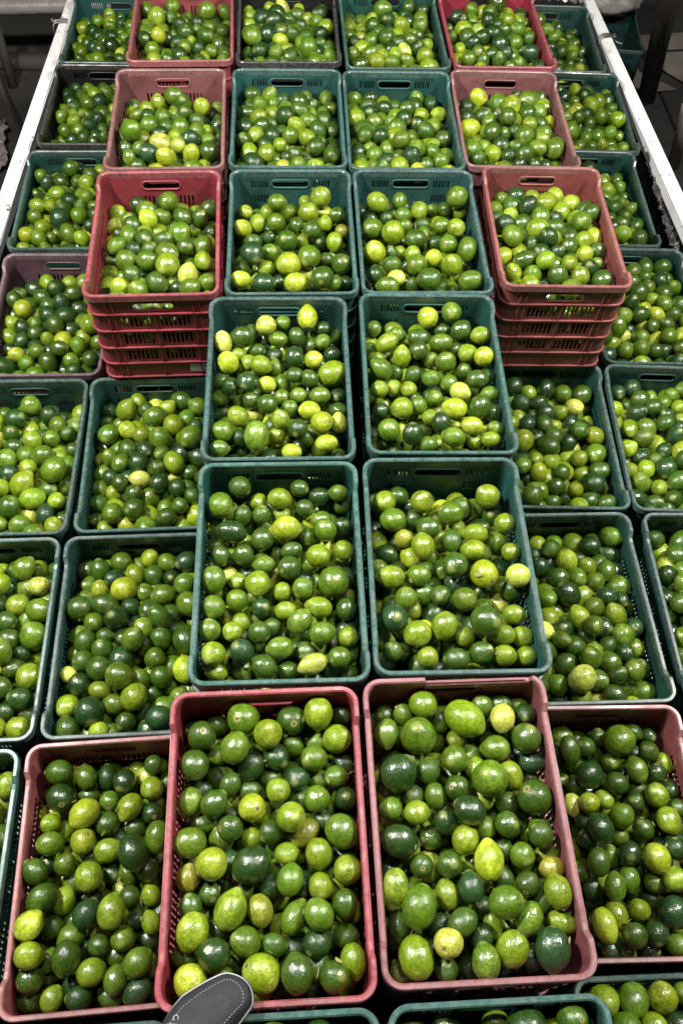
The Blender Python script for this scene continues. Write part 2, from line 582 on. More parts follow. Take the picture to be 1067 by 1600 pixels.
# id: column-row; x, y, level (0 upper layer, 1 lower), turn, style, colour, label
CR_T = {
    'C2R4': (-.378, 1.965, 0, .031, 'red', RED, 'bright red crate of limes with its tall ribbed front showing, left side'),
    'C5R4': (.741, 1.996, 0, -.019, 'red', BRICK, 'brick red crate of limes with its tall ribbed front showing, right side'),
    'C2R5': (-.380, 2.505, 0, .022, 'red', ROSE, 'faded rose crate of limes just behind the bright red tall-fronted crate'),
    'C5R5': (.703, 2.519, 0, -.016, 'red', ROSE, 'faded pink crate of limes just behind the brick red tall-fronted crate'),
    'C2R6': (-.370, 3.077, 0, .027, 'red', BRICK, 'red crate of limes at the back, left one of the last raised row'),
    'C5R6': (.722, 3.063, 0, .012, 'red', CRIM, 'pinkish red crate of limes at the back, right one of the last raised row'),
    'C3R6': (-.005, 3.075, 0, .01, 'teal', BLACK, 'black crate of limes in the last raised row beside a red crate'),
    'C4R6': (.358, 3.05, 0, .017, 'teal', TEAL, 'teal crate of limes in the last raised row, right of the black crate'),
    'C3R5': (-.010, 2.514, 0, .001, 'teal', TEAL2, 'teal crate of limes in front of the black crate of the last raised row'),
    'C4R5': (.347, 2.508, 0, -.003, 'teal', TEAL, 'teal crate of limes between a teal crate and the faded pink crate'),
    'C3R4': (-.003, 1.974, 0, .002, 'teal', TEAL2, 'teal crate of limes directly right of the bright red tall-fronted crate'),
    'C4R4': (.356, 1.977, 0, .0, 'teal', TEAL2, 'teal crate of limes directly left of the brick red tall-fronted crate'),
    'C3R3': (-.040, 1.434, 0, .001, 'teal', TEAL, 'raised teal crate of limes overlapping the front of the bright red crate'),
    'C4R3': (.343, 1.445, 0, -.014, 'teal', TEAL, 'raised teal crate of limes overlapping the front of the brick red crate'),
    'C3R2': (-.040, .899, 0, .004, 'teal', TEAL2, 'raised teal crate of limes right behind the crimson crate with the shoe'),
    'C4R2': (.325, .905, 0, -.008, 'teal', TEAL2, 'raised teal crate of limes right behind the dusty pink crate with cracked rim'),
    'C3R1': (-.061, .358, 0, .014, 'red', CRIM, 'crimson crate of limes with the shoe at its front corner'),
    'C4R1': (.301, .373, 0, .010, 'red', DUST, 'dusty pink crate of limes with a cracked rim, beside the crimson crate'),
    'C3R0': (-.055, -.178, 0, .012, 'teal', TEAL2, 'teal crate of limes cut off below the shoe and crimson crate'),
    'C4R0': (.312, -.172, 0, .012, 'teal', TEAL2, 'teal crate of limes cut off below the dusty pink crate'),
    'C2R3': (-.403, 1.451, 1, .028, 'teal', TEAL, 'lower teal crate of limes at the foot of the bright red crate'),
    'C2R2': (-.405, .911, 1, .022, 'teal', TEALD, 'lower teal crate of limes left of the raised teal crate behind the crimson one'),
    'C2R1': (-.411, .378, 1, .045, 'red', DUST, 'lower red crate of limes in the bottom left corner, beside the crimson crate'),
    'C5R3': (.727, 1.501, 1, -.036, 'teal', TEALD, 'lower teal crate of limes at the foot of the brick red crate'),
    'C5R2': (.705, .957, 1, .0, 'teal', TEALD, 'lower teal crate of limes behind the lower right red crate'),
    'C5R1': (.695, .424, 1, -.017, 'red', DUST, 'lower red crate of limes at the right edge, beside the dusty pink crate'),
    'C5R0': (.70, -.125, 1, .0, 'teal', TEAL, 'lower teal crate of limes in the bottom right corner'),
    'C2R0': (-.42, -.17, 1, .03, 'teal', TEAL, 'lower teal crate barely showing below the bottom left red crate'),
    'C1R7': (-.735, 3.64, 1, .0, 'teal', TEAL, 'lower teal crate of limes farthest back along the left white rail'),
    'C1R6': (-.740, 3.099, 1, .0, 'teal', BLACK, 'lower black crate of limes beside the left white rail'),
    'C1R5': (-.753, 2.537, 1, .013, 'teal', TEAL, 'lower teal crate of limes between the black crate and the purple crate'),
    'C1R4': (-.745, 1.985, 1, .01, 'red', PURP, 'lower purple crate of limes at the left edge beside the bright red crate'),
    'C1R3': (-.767, 1.443, 1, .006, 'teal', TEALD, 'lower teal crate of limes in front of the purple crate at left edge'),
    'C1R2': (-.770, .904, 1, .017, 'teal', TEAL, 'lower teal crate of limes at left edge, second in front of the purple crate'),
    'C1R1': (-.785, .360, 1, .02, 'teal', TEAL2, 'lower teal crate at left edge beside the bottom left red crate'),
    'C6R7': (1.117, 3.614, 1, -.036, 'teal', TEALD, 'lower teal crate of limes farthest back along the right white rail'),
    'C6R6': (1.129, 3.084, 1, -.037, 'teal', TEALD, 'lower teal crate of limes, second from the back along the right rail'),
    'C6R5': (1.078, 2.558, 1, -.037, 'teal', TEALD, 'lower teal crate of limes beside the crumpled black wrap at the right rail'),
    'C6R4': (1.118, 2.015, 1, -.03, 'teal', TEALD, 'lower teal crate of limes at right edge beside the brick red crate front'),
    'C6R3': (1.089, 1.482, 1, -.051, 'teal', TEALD, 'lower teal crate at right edge, level with the foot of the brick red crate'),
    'C6R1': (1.068, .412, 1, -.02, 'teal', TEALD, 'lower teal crate just outside the right edge beside the lower right red crate'),
    'C6R2': (1.085, .950, 1, -.02, 'teal', TEALD, 'lower teal crate at right edge just behind the lower right red crate'),
}
for k, (x, y, lv, rz, st, colr, lab) in CR_T.items():
    jit = [c*(1+random.uniform(-.10, .10)) for c in colr]
    place_crate(x, y, -CH*(1+lv)+(0.0012 if lv == 0 else 0), rz, st, tuple(jit), lab, ribs=(lv == 0), broken=(k == 'C4R1'), sticker=(k == 'C2R4'))
# the crates that carry the raised ones
for k, (x, y, lv, rz, st, colr, lab) in CR_T.items():
    if lv == 0:
        place_crate(x+random.uniform(-.003, .003), y+{'C2R4': .035, 'C2R5': .03, 'C5R4': .05, 'C5R5': .045}.get(k, 0), -2*CH, rz, st, TEALD if st == 'teal' else BRICK,
                    'crate mostly hidden under the ' + lab.split(' crate')[0].replace('raised ', '') + ' crate it carries, ' + {'C2': 'left', 'C3': 'left middle', 'C4': 'right middle', 'C5': 'right'}[k[:2]] + ' stack, row ' + ['one', 'two', 'three', 'four', 'five', 'six', 'seven'][int(k[3])],
                    ribs=False, group='crates carrying the raised crates')

# ------------------------------------------------------------------ limes
def lime_template(nu, nv, var):
    """unit lime: pole axis z; returns verts, faces, unit coords"""
    V, U, F = [], [], []
    nip, neck, elong, lop = var
    V.append((0, 0, 0)); U.append((0, 0, 1.0))
    for j in range(1, nv):
        th = math.pi*j/nv
        for i in range(nu):
            ph = 2*math.pi*i/nu
            V.append((math.sin(th)*math.cos(ph), math.sin(th)*math.sin(ph), math.cos(th)))
            U.append(V[-1])
    V[0] = (0, 0, 1.0)
    V.append((0, 0, -1.0)); U.append((0, 0, -1.0))
    V = np.array(V, float); U = np.array(U, float)
    z = V[:, 2]
    rr = 1 + 0.025*np.sin(3*np.arctan2(V[:, 1], V[:, 0])+var[0]*40)*(1-z*z) + lop*V[:, 0]*z
    out = V*rr[:, None]
    out[:, 2] *= elong
    out[:, 2] += -nip*np.clip((-z-0.80)/0.2, 0, 1)**2 + neck*np.clip((z-0.86)/0.14, 0, 1)*0.5 - 0.06*np.clip((z-0.965)/0.035, 0, 1)
    last = len(V)-1
    for i in range(nu):
        F.append((0, 1+i, 1+(i+1) % nu))
        b = 1+(nv-2)*nu
        F.append((last, b+(i+1) % nu, b+i))
    for j in range(nv-2):
        for i in range(nu):
            a = 1+j*nu+i; a2 = 1+j*nu+(i+1) % nu
            F.append((a, a+nu, a2+nu, a2))
    return out, F, U


VARS = [(0.10, 0.03, 1.0, 0.03), (0.05, 0.05, 1.0, -0.03), (0.14, 0.02, 1.0, 0.02), (0.03, 0.04, 1.0, 0.04), (0.08, 0.0, 1.0, -0.02)]
LIME_ME = []
for v in VARS:
    vv, ff, uu = lime_template(28, 18, v)
    me = bpy.data.meshes.new('lime'); me.from_pydata([tuple(q) for q in vv], [], ff)
    me.polygons.foreach_set('use_smooth', [True]*len(me.polygons))
    a = me.attributes.new('lime_co', 'FLOAT_VECTOR', 'POINT'); a.data.foreach_set('vector', uu.astype(np.float32).ravel())
    me.materials.append(M_LIME_ONE); me.update()
    LIME_ME.append(me)

TINT = {  # real skin colours
    'd': (0.013, 0.042, 0.005), 'b': (0.016, 0.050, 0.013), 'm': (0.033, 0.076, 0.004), 'g': (0.072, 0.137, 0.005),
    'y': (0.145, 0.216, 0.006), 'l': (0.255, 0.325, 0.012), 'p': (0.350, 0.395, 0.055), 'o': (0.185, 0.190, 0.010)}
TWORD = {'d': 'dark green', 'b': 'bluish dark green', 'm': 'deep green', 'g': 'mid green', 'y': 'yellow-green', 'l': 'bright yellow-green', 'p': 'pale yellow', 'o': 'orange-yellow'}
PALE = {'d': .25, 'b': .15, 'm': .5, 'g': .6, 'y': .6, 'l': .7, 'p': .9, 'o': .6}

# limes read off the photograph: centre, half-axes, turn of the long axis, colour, in the pixel grid of the view they were read from (offset, scale)
READ = {
 ('C3R1', 250, 1060, 3.138): [
  (408,195,80,80,0,'g'),(645,205,75,72,0,'m'),(777,165,80,70,90,'y'),(905,180,45,48,0,'d'),(868,297,75,70,90,'y'),(205,283,78,70,0,'m'),(283,230,40,35,0,'m'),
  (368,342,82,70,110,'g'),(530,272,78,70,90,'y'),(652,330,48,45,0,'g'),(568,385,68,62,90,'d'),(755,392,70,64,60,'g'),(290,375,45,42,0,'g'),(170,425,78,72,0,'m'),
  (450,430,75,60,120,'d'),(675,490,60,58,0,'b'),(905,420,50,40,0,'d'),(862,482,60,52,0,'g'),(785,500,36,30,0,'g'),(345,520,60,47,-60,'m'),(580,550,62,60,0,'y'),
  (540,490,50,42,0,'m'),(445,555,45,38,0,'m'),(452,635,70,68,0,'l'),(148,605,75,57,110,'g'),(265,615,72,64,-50,'m'),(770,590,70,64,0,'g'),(910,590,55,55,0,'d'),
  (643,680,78,72,0,'y'),(345,735,65,64,0,'m'),(215,710,45,36,0,'m'),(145,805,85,72,-20,'g'),(545,752,62,58,20,'m'),(712,758,80,60,-50,'o'),(890,750,90,78,40,'g'),
  (455,785,45,38,0,'y'),(800,700,45,45,0,'d'),(770,315,42,34,0,'g'),(200,548,42,28,0,'d')],
 ('C3R1', 250, 1300, 3.138): [
  (253,157,85,78,100,'l'),(450,160,100,85,-40,'d'),(140,228,68,62,0,'o'),(245,300,55,50,0,'m'),(622,108,60,50,0,'y'),(778,105,75,66,90,'y'),(640,235,80,65,100,'g'),
  (920,185,75,70,0,'y'),(787,265,68,62,0,'y'),(545,265,65,50,-50,'d'),(345,385,102,76,-70,'y'),(490,385,80,62,80,'o'),(660,420,92,60,-65,'g'),(780,405,80,70,60,'g'),
  (908,352,72,62,90,'m'),(160,487,95,78,-70,'y'),(150,365,60,55,0,'m'),(420,540,78,72,-50,'g'),(555,555,62,54,0,'m'),(290,480,60,60,0,'d'),(770,545,75,70,40,'d'),
  (910,510,65,55,0,'m'),(955,630,85,62,80,'y'),(265,605,85,80,0,'d'),(125,612,55,45,0,'m'),(150,735,90,82,-20,'l'),(497,695,100,90,60,'y'),(672,695,98,78,80,'m'),
  (855,710,80,75,0,'m'),(365,640,48,45,0,'m'),(305,720,50,45,0,'g'),(400,290,45,38,0,'m'),(655,575,50,42,0,'d')],
 ('C4R1', 570, 1050, 3.138): [
  (285,158,72,66,0,'y'),(190,210,55,50,90,'g'),(98,215,42,40,0,'m'),(108,300,75,57,90,'g'),(263,313,92,88,0,'g'),(370,240,60,44,90,'m'),(487,228,108,82,35,'y'),
  (572,165,55,52,0,'g'),(672,225,72,60,90,'p'),(660,140,38,30,0,'m'),(785,205,55,50,0,'d'),(740,150,34,28,0,'y'),(790,325,78,72,0,'m'),(450,335,55,52,0,'y'),
  (440,425,72,65,-60,'g'),(640,375,75,62,0,'g'),(160,497,100,88,-50,'d'),(310,485,65,58,90,'m'),(540,470,60,55,90,'y'),(612,522,92,88,0,'g'),(715,505,75,54,70,'y'),
  (815,440,72,50,0,'b'),(345,605,65,52,80,'g'),(455,570,68,62,0,'m'),(238,610,52,52,0,'m'),(127,672,58,58,0,'g'),(255,690,66,57,0,'y'),(515,680,85,68,30,'d'),
  (570,620,60,40,40,'y'),(833,615,90,85,0,'m'),(695,640,55,47,0,'m'),(398,735,65,62,0,'d'),(695,745,62,62,0,'m'),(855,765,60,55,0,'g'),(585,765,50,48,0,'g'),
  (800,530,34,32,0,'m'),(620,700,40,32,90,'m')],
 ('C4R1', 580, 1290, 3.138): [
  (460,65,72,64,-70,'y'),(135,75,95,78,10,'d'),(295,60,60,58,90,'m'),(555,25,45,42,0,'g'),(665,10,62,52,0,'g'),(830,45,65,60,90,'m'),(245,195,60,58,90,'m'),
  (382,190,70,64,0,'m'),(485,190,38,34,90,'y'),(575,172,102,70,85,'l'),(640,120,50,50,0,'m'),(740,145,62,62,0,'g'),(860,140,50,42,0,'y'),(885,208,55,48,0,'o'),
  (122,293,88,60,85,'y'),(232,380,110,82,-75,'g'),(370,342,75,57,75,'y'),(490,305,78,62,80,'b'),(765,285,62,60,90,'m'),(645,265,60,55,0,'m'),(665,375,88,78,-10,'g'),
  (920,325,85,66,75,'y'),(845,360,60,44,90,'m'),(135,485,75,54,90,'m'),(445,480,85,63,-50,'m'),(335,490,60,50,-40,'d'),(770,455,90,62,-70,'g'),(930,475,75,54,20,'y'),
  (600,490,65,42,75,'y'),(220,650,105,86,80,'y'),(385,570,75,72,0,'p'),(690,605,92,79,-60,'y'),(888,605,108,84,90,'b'),(560,670,88,70,80,'g'),(365,710,60,55,0,'m'),
  (490,700,55,47,0,'d'),(145,740,60,42,80,'y'),(540,545,60,47,-60,'d'),(785,650,60,44,90,'d'),(545,400,45,45,0,'d')],
 ('C2R1', 0, 1150, 4.104): [
  (385,235,90,80,0,'m'),(555,265,80,64,80,'g'),(390,395,90,88,0,'d'),(690,265,80,62,90,'d'),(800,290,80,75,0,'d'),(985,185,65,58,90,'m'),(975,335,78,72,0,'y'),
  (885,225,48,42,60,'y'),(935,260,50,48,0,'p'),(835,455,92,76,-60,'y'),(545,495,105,86,-45,'l'),(330,565,70,63,0,'y'),(705,420,70,65,90,'g'),(690,565,78,78,0,'m'),
  (975,495,72,65,90,'d'),(535,675,88,80,0,'l'),(325,690,92,74,-10,'g'),(985,635,105,76,90,'g'),(690,735,88,74,-30,'y'),(855,720,120,96,80,'d'),(420,825,76,70,0,'g'),
  (220,870,88,76,40,'m'),(570,900,95,90,0,'y'),(300,830,70,65,0,'d'),(870,590,60,52,0,'m'),(825,890,75,58,60,'g'),(945,860,80,75,0,'m'),(580,385,70,52,0,'m'),(720,880,55,50,90,'d')],
 ('C2R1', 0, 1370, 4.104): [
  (270,135,105,82,-40,'m'),(410,155,92,70,-70,'y'),(560,240,100,80,-60,'b'),(695,215,115,86,-75,'y'),(835,125,65,60,0,'m'),(970,120,65,56,70,'y'),(160,315,100,87,-50,'l'),
  (340,325,75,72,0,'m'),(465,380,95,77,-35,'g'),(640,345,70,56,0,'p'),(635,440,72,68,0,'m'),(790,395,85,78,0,'g'),(970,295,75,58,70,'y'),(880,270,65,60,0,'d'),
  (180,505,95,85,0,'y'),(425,520,115,90,-75,'m'),(310,540,75,56,-70,'g'),(585,615,95,85,-30,'y'),(885,550,100,86,-40,'g'),(740,660,95,74,-80,'g'),(195,660,92,85,0,'m'),
  (145,785,85,85,0,'m'),(335,785,85,70,-60,'y'),(505,785,85,75,0,'d'),(710,785,90,66,30,'m'),(880,760,100,74,-40,'b'),(750,510,60,54,0,'m'),(335,640,60,54,0,'m'),
  (960,570,65,48,90,'g'),(600,150,48,44,0,'d'),(960,400,55,46,0,'d')],
 ('C5R1', 860, 1100, 5.155): [
  (555,295,135,122,-30,'g'),(660,230,75,67,30,'m'),(280,345,80,80,0,'m'),(155,370,125,74,75,'m'),(475,470,78,72,0,'g'),(310,570,115,105,0,'d'),(690,530,110,84,70,'g'),
  (785,385,90,82,0,'m'),(910,480,85,60,75,'y'),(850,555,80,76,0,'d'),(530,640,92,92,0,'m'),(190,660,75,60,80,'m'),(310,795,88,82,0,'l'),(430,770,80,64,40,'y'),
  (172,810,95,70,80,'p'),(680,790,78,75,0,'m'),(570,900,105,93,-40,'g'),(855,735,100,95,0,'y'),(400,1000,125,100,60,'d'),(945,935,110,95,60,'y'),(745,1010,90,85,0,'m'),
  (1020,840,80,72,90,'m'),(960,700,70,62,90,'d'),(555,1070,60,56,90,'g'),(290,1090,75,67,0,'d'),(270,940,60,54,0,'d'),(1000,1110,85,74,0,'b'),(1060,990,80,64,90,'g'),
  (690,690,70,52,0,'m'),(380,270,60,56,90,'m'),(780,260,55,52,0,'d')],
 ('C5R1', 880, 1310, 5.706): [
  (310,215,130,97,90,'m'),(425,165,100,70,85,'g'),(590,130,110,105,0,'d'),(830,175,135,118,70,'l'),(1000,90,100,100,0,'d'),(580,360,115,94,80,'g'),(460,435,130,92,85,'g'),
  (810,395,100,92,0,'g'),(1000,365,115,110,0,'y'),(470,690,130,104,70,'y'),(675,640,100,96,0,'y'),(375,775,165,100,70,'l'),(635,865,115,110,0,'m'),(985,660,150,140,0,'b'),
  (825,850,110,110,0,'d'),(1020,955,110,94,0,'g'),(560,1020,80,64,40,'g'),(790,550,80,68,0,'m'),(430,1035,85,77,0,'b'),(765,1010,75,72,0,'d'),(255,450,75,60,90,'d'),
  (220,50,75,66,0,'d'),(660,260,64,62,0,'d')],
 ('C4R2', 533, 760, 2.0): [
  (135,48,38,36,0,'y'),(252,48,38,36,0,'y'),(162,105,42,37,0,'g'),(343,83,42,38,0,'g'),(457,30,38,38,0,'y'),(272,130,38,34,0,'m'),(195,163,32,29,0,'o'),
  (255,187,42,37,80,'y'),(420,147,40,31,0,'y'),(515,115,33,32,0,'y'),(413,198,40,32,0,'y'),(345,170,38,28,80,'m'),(355,245,44,40,0,'m'),(447,273,48,43,0,'l'),
  (565,278,38,38,0,'p'),(155,282,45,37,0,'y'),(242,278,40,33,0,'g'),(385,352,40,38,0,'g'),(165,412,45,45,0,'b'),(238,460,45,42,0,'y'),(322,435,48,40,-60,'y'),
  (452,420,52,48,0,'m'),(540,400,38,31,0,'y'),(505,463,40,33,0,'y'),(385,470,33,32,0,'y'),(270,535,36,34,0,'y'),(360,540,42,34,0,'m'),(437,520,40,36,0,'m'),
  (510,528,38,34,0,'y'),(575,470,35,35,0,'y'),(580,530,33,30,0,'y'),(540,205,31,30,0,'y'),(160,515,33,32,0,'m'),(310,340,34,32,0,'m'),(203,350,38,36,0,'g'),(535,325,38,35,0,'m')],
}
# more limes read the same way in the crates behind; too many of a kind by then, so these join the heap
READ_HEAP = {
 ('C3R2', 285, 700, 3.557): [
  (210,320,75,75,0,'g'),(320,215,65,60,0,'m'),(425,300,52,48,0,'y'),(540,280,68,60,0,'y'),(650,222,48,45,0,'m'),(680,335,55,52,0,'m'),(760,270,60,52,0,'d'),(868,250,55,46,0,'g'),
  (885,320,52,46,0,'m'),(335,375,58,49,100,'m'),(440,370,50,50,0,'m'),(578,445,82,70,0,'l'),(555,375,45,40,0,'y'),(795,455,68,62,0,'g'),(775,400,50,42,0,'g'),(890,435,50,50,0,'d'),
  (275,465,90,62,15,'d'),(445,505,68,65,0,'m'),(700,495,48,46,0,'m'),(895,568,60,55,90,'y'),(755,600,75,68,0,'y'),(605,570,62,48,-20,'m'),(340,595,65,60,0,'m'),(215,600,62,52,70,'m'),
  (190,545,45,42,0,'m'),(455,650,65,54,0,'g'),(595,665,72,65,0,'m'),(420,752,74,72,0,'y'),(310,745,50,46,0,'y'),(170,730,80,69,90,'g'),(838,745,92,88,0,'g'),(670,780,62,62,0,'g'),
  (555,800,55,52,0,'y'),(305,845,62,62,0,'g'),(440,890,60,58,0,'d'),(570,905,60,53,-20,'y'),(172,885,70,68,0,'g'),(760,885,78,59,10,'y'),(910,895,65,58,90,'m'),(650,965,80,63,-50,'g'),
  (775,1030,75,65,-20,'g'),(920,1050,60,60,0,'y'),(430,1025,65,65,0,'m'),(500,1000,45,45,0,'m'),(145,1012,65,65,0,'g'),(280,1020,60,58,0,'y'),(325,970,45,42,0,'y'),(545,1110,78,63,-10,'g'),
  (330,1130,75,68,0,'b'),(172,1145,72,70,90,'y'),(190,1245,62,48,0,'y'),(455,1215,75,65,40,'m'),(725,1200,88,56,-25,'p'),(875,1165,65,65,0,'g'),(680,1130,52,50,0,'m'),(590,1240,45,38,0,'m'),(945,720,50,42,90,'d')],
 ('C3R3', 305, 450, 4.104): [
  (720,190,80,65,90,'l'),(455,240,68,66,0,'p'),(565,225,50,46,0,'g'),(822,262,52,44,0,'d'),(175,348,75,56,80,'p'),(305,312,78,68,0,'m'),(360,290,60,48,90,'m'),(535,330,60,50,0,'g'),
  (650,310,62,51,70,'m'),(745,370,44,42,0,'m'),(818,345,45,45,0,'g'),(900,310,42,38,90,'m'),(400,405,48,45,0,'m'),(512,435,48,45,0,'d'),(635,445,70,60,90,'d'),(758,460,62,58,0,'l'),
  (210,480,78,70,0,'l'),(275,430,50,42,0,'y'),(420,495,72,62,20,'y'),(345,480,55,55,0,'y'),(515,515,45,38,90,'g'),(880,425,45,40,0,'d'),(875,550,100,79,-30,'y'),(640,560,60,48,0,'m'),
  (735,580,60,48,60,'m'),(330,600,65,62,0,'b'),(460,618,62,55,0,'l'),(560,610,55,45,90,'g'),(230,630,65,60,70,'d'),(150,705,52,46,0,'g'),(160,600,45,38,90,'m'),(360,722,60,58,0,'m'),
  (462,745,72,65,90,'m'),(665,690,55,49,0,'g'),(800,690,70,56,0,'g'),(925,695,50,48,0,'d'),(555,700,44,42,0,'g'),(605,770,50,46,0,'g'),(735,785,70,62,0,'l'),(812,860,78,70,0,'l'),
  (545,840,65,62,0,'y'),(280,825,80,63,40,'y'),(938,865,70,52,85,'p'),(930,785,50,42,0,'m'),(172,920,72,72,0,'g'),(395,950,105,80,90,'g'),(525,950,46,45,0,'y'),(660,900,65,60,0,'d'),
  (710,965,55,50,90,'m'),(840,995,75,57,-5,'l'),(155,1030,65,56,0,'g'),(620,1050,65,48,0,'l'),(290,960,45,45,0,'d'),(380,815,36,34,0,'p'),(300,1040,42,38,0,'d'),(490,890,42,36,90,'m')],
 ('C4R3', 555, 450, 4.104): [
  (465,190,72,68,0,'l'),(615,155,68,65,0,'g'),(118,260,45,42,90,'g'),(205,350,85,56,-35,'y'),(270,300,58,48,20,'g'),(405,320,78,58,0,'m'),(555,270,55,48,0,'m'),(675,270,70,62,-50,'m'),
  (812,305,66,58,0,'y'),(300,440,72,56,90,'y'),(405,400,60,60,0,'m'),(550,350,78,58,0,'g'),(720,420,65,62,0,'y'),(830,440,68,66,90,'l'),(580,475,70,68,0,'g'),(480,460,55,52,90,'g'),
  (165,520,85,66,40,'g'),(135,455,50,42,0,'y'),(370,555,62,50,-50,'m'),(485,580,62,54,0,'g'),(695,535,58,52,0,'m'),(780,585,72,60,0,'m'),(868,570,50,50,0,'d'),(600,610,60,55,90,'g'),
  (155,650,62,58,0,'y'),(248,645,52,46,90,'y'),(342,650,55,52,0,'y'),(670,665,70,60,20,'p'),(510,705,55,52,90,'g'),(640,770,82,66,10,'l'),(298,770,72,72,0,'y'),(405,755,62,55,90,'g'),
  (800,760,80,68,100,'m'),(870,680,60,52,0,'g'),(910,800,62,53,90,'m'),(165,790,55,55,0,'d'),(550,865,72,62,90,'d'),(480,830,50,46,90,'y'),(750,885,75,60,15,'l'),(215,910,78,75,90,'g'),
  (365,935,75,65,90,'d'),(630,955,82,62,15,'g'),(920,905,58,52,0,'g'),(868,970,58,48,0,'y'),(765,990,45,42,0,'y'),(460,1000,60,46,0,'g'),(640,880,42,38,0,'y'),(435,915,36,34,0,'m'),(260,545,42,36,90,'m'),(640,400,45,42,90,'m')],
 ('C3R4', 345, 255, 2.453): [
  (383,130,42,40,90,'y'),(215,150,38,32,0,'g'),(95,188,30,28,0,'y'),(180,188,32,29,0,'y'),(248,188,38,28,0,'y'),(335,190,40,40,0,'y'),(325,150,26,25,0,'y'),(398,190,30,26,0,'l'),
  (448,200,35,32,90,'m'),(85,250,36,33,0,'l'),(142,230,36,31,90,'y'),(212,228,40,36,0,'g'),(290,235,30,28,90,'m'),(350,255,36,34,0,'m'),(400,232,32,28,90,'y'),(465,262,28,28,0,'o'),
  (435,302,38,32,90,'y'),(385,305,28,26,90,'d'),(185,288,28,27,0,'d'),(255,298,42,40,90,'m'),(315,300,28,25,90,'y'),(270,262,24,23,0,'y'),(120,345,48,45,0,'b'),(190,345,38,36,0,'g'),
  (125,300,35,28,0,'m'),(260,387,48,46,0,'l'),(338,360,46,46,0,'g'),(405,370,30,27,90,'m'),(465,387,42,40,90,'m'),(175,403,35,30,0,'y'),(75,445,42,33,0,'l'),(85,405,42,32,0,'m'),
  (165,460,45,38,0,'b'),(290,458,50,39,0,'l'),(325,425,24,23,0,'p'),(390,440,50,45,0,'m'),(430,460,38,32,0,'g'),(480,460,32,30,90,'d'),(225,455,26,24,90,'d')],
 ('C4R4', 345, 255, 2.453): [
  (905,130,45,42,90,'g'),(602,150,46,36,30,'y'),(685,145,35,28,90,'g'),(760,180,35,33,0,'y'),(698,198,32,28,0,'g'),(815,182,25,24,90,'g'),(858,175,30,28,0,'m'),(920,190,26,24,0,'y'),
  (580,250,42,40,90,'g'),(635,210,26,24,0,'d'),(660,265,48,45,0,'y'),(845,240,36,32,0,'g'),(900,248,36,36,0,'y'),(770,235,30,24,0,'m'),(745,290,42,36,0,'m'),(775,270,28,28,0,'g'),
  (825,310,38,31,0,'d'),(870,310,38,35,90,'g'),(590,340,45,42,90,'l'),(650,345,30,27,0,'m'),(685,345,27,26,0,'y'),(735,350,35,31,90,'y'),(750,390,42,42,0,'g'),(655,388,38,33,0,'m'),
  (815,365,38,35,90,'l'),(885,390,46,42,0,'y'),(945,330,50,36,90,'g'),(940,385,26,25,0,'m'),(590,428,36,32,90,'d'),(672,440,36,31,0,'p'),(640,470,45,36,0,'g'),(800,445,50,42,0,'m'),
  (960,450,48,40,0,'g'),(735,465,28,26,0,'m'),(705,240,28,25,0,'g')],
}
IX, IY = HX_T-TH-0.001, HY_T-TH-0.001      # half inside width and length of a crate


def to_local(P, c):
    x, y, lv, rz = CR_T[c][:4]
    d = P - np.array([x, y, -CH*lv])
    co, s = math.cos(rz), math.sin(rz)
    return np.stack([d[..., 0]*co+d[..., 1]*s, -d[..., 0]*s+d[..., 1]*co, d[..., 2]], -1)


def to_world(Q, c):
    x, y, lv, rz = CR_T[c][:4]
    co, s = math.cos(rz), math.sin(rz)
    return np.stack([Q[..., 0]*co-Q[..., 1]*s+x, Q[..., 0]*s+Q[..., 1]*co+y, Q[..., 2]-CH*lv], -1)


def rand_tints(n):
    """skin colours for n limes: mostly greens, some yellowish, a few pale"""
    keys = list('dbmgylpo')
    k = RNG.choice(8, size=n, p=[.16, .05, .27, .27, .185, .045, .02, .0])
    base = np.array([TINT[q] for q in keys])[k]*RNG.uniform(.82, 1.2, (n, 1))*RNG.uniform(.92, 1.08, (n, 3))
    pal = np.array([PALE[q] for q in keys])[k]*RNG.uniform(.3, 1.4, n)
    return np.c_[base, np.clip(pal, 0, 1)]


def rand_rot(n):
    q = RNG.normal(size=(n, 4)); q /= np.linalg.norm(q, axis=1, keepdims=True)
    w, x, y, z = q.T
    return np.stack([np.stack([1-2*(y*y+z*z), 2*(x*y-z*w), 2*(x*z+y*w)], -1), np.stack([2*(x*y+z*w), 1-2*(x*x+z*z), 2*(y*z-x*w)], -1), np.stack([2*(x*z-y*w), 2*(y*z+x*w), 1-2*(x*x+y*y)], -1)], 1)


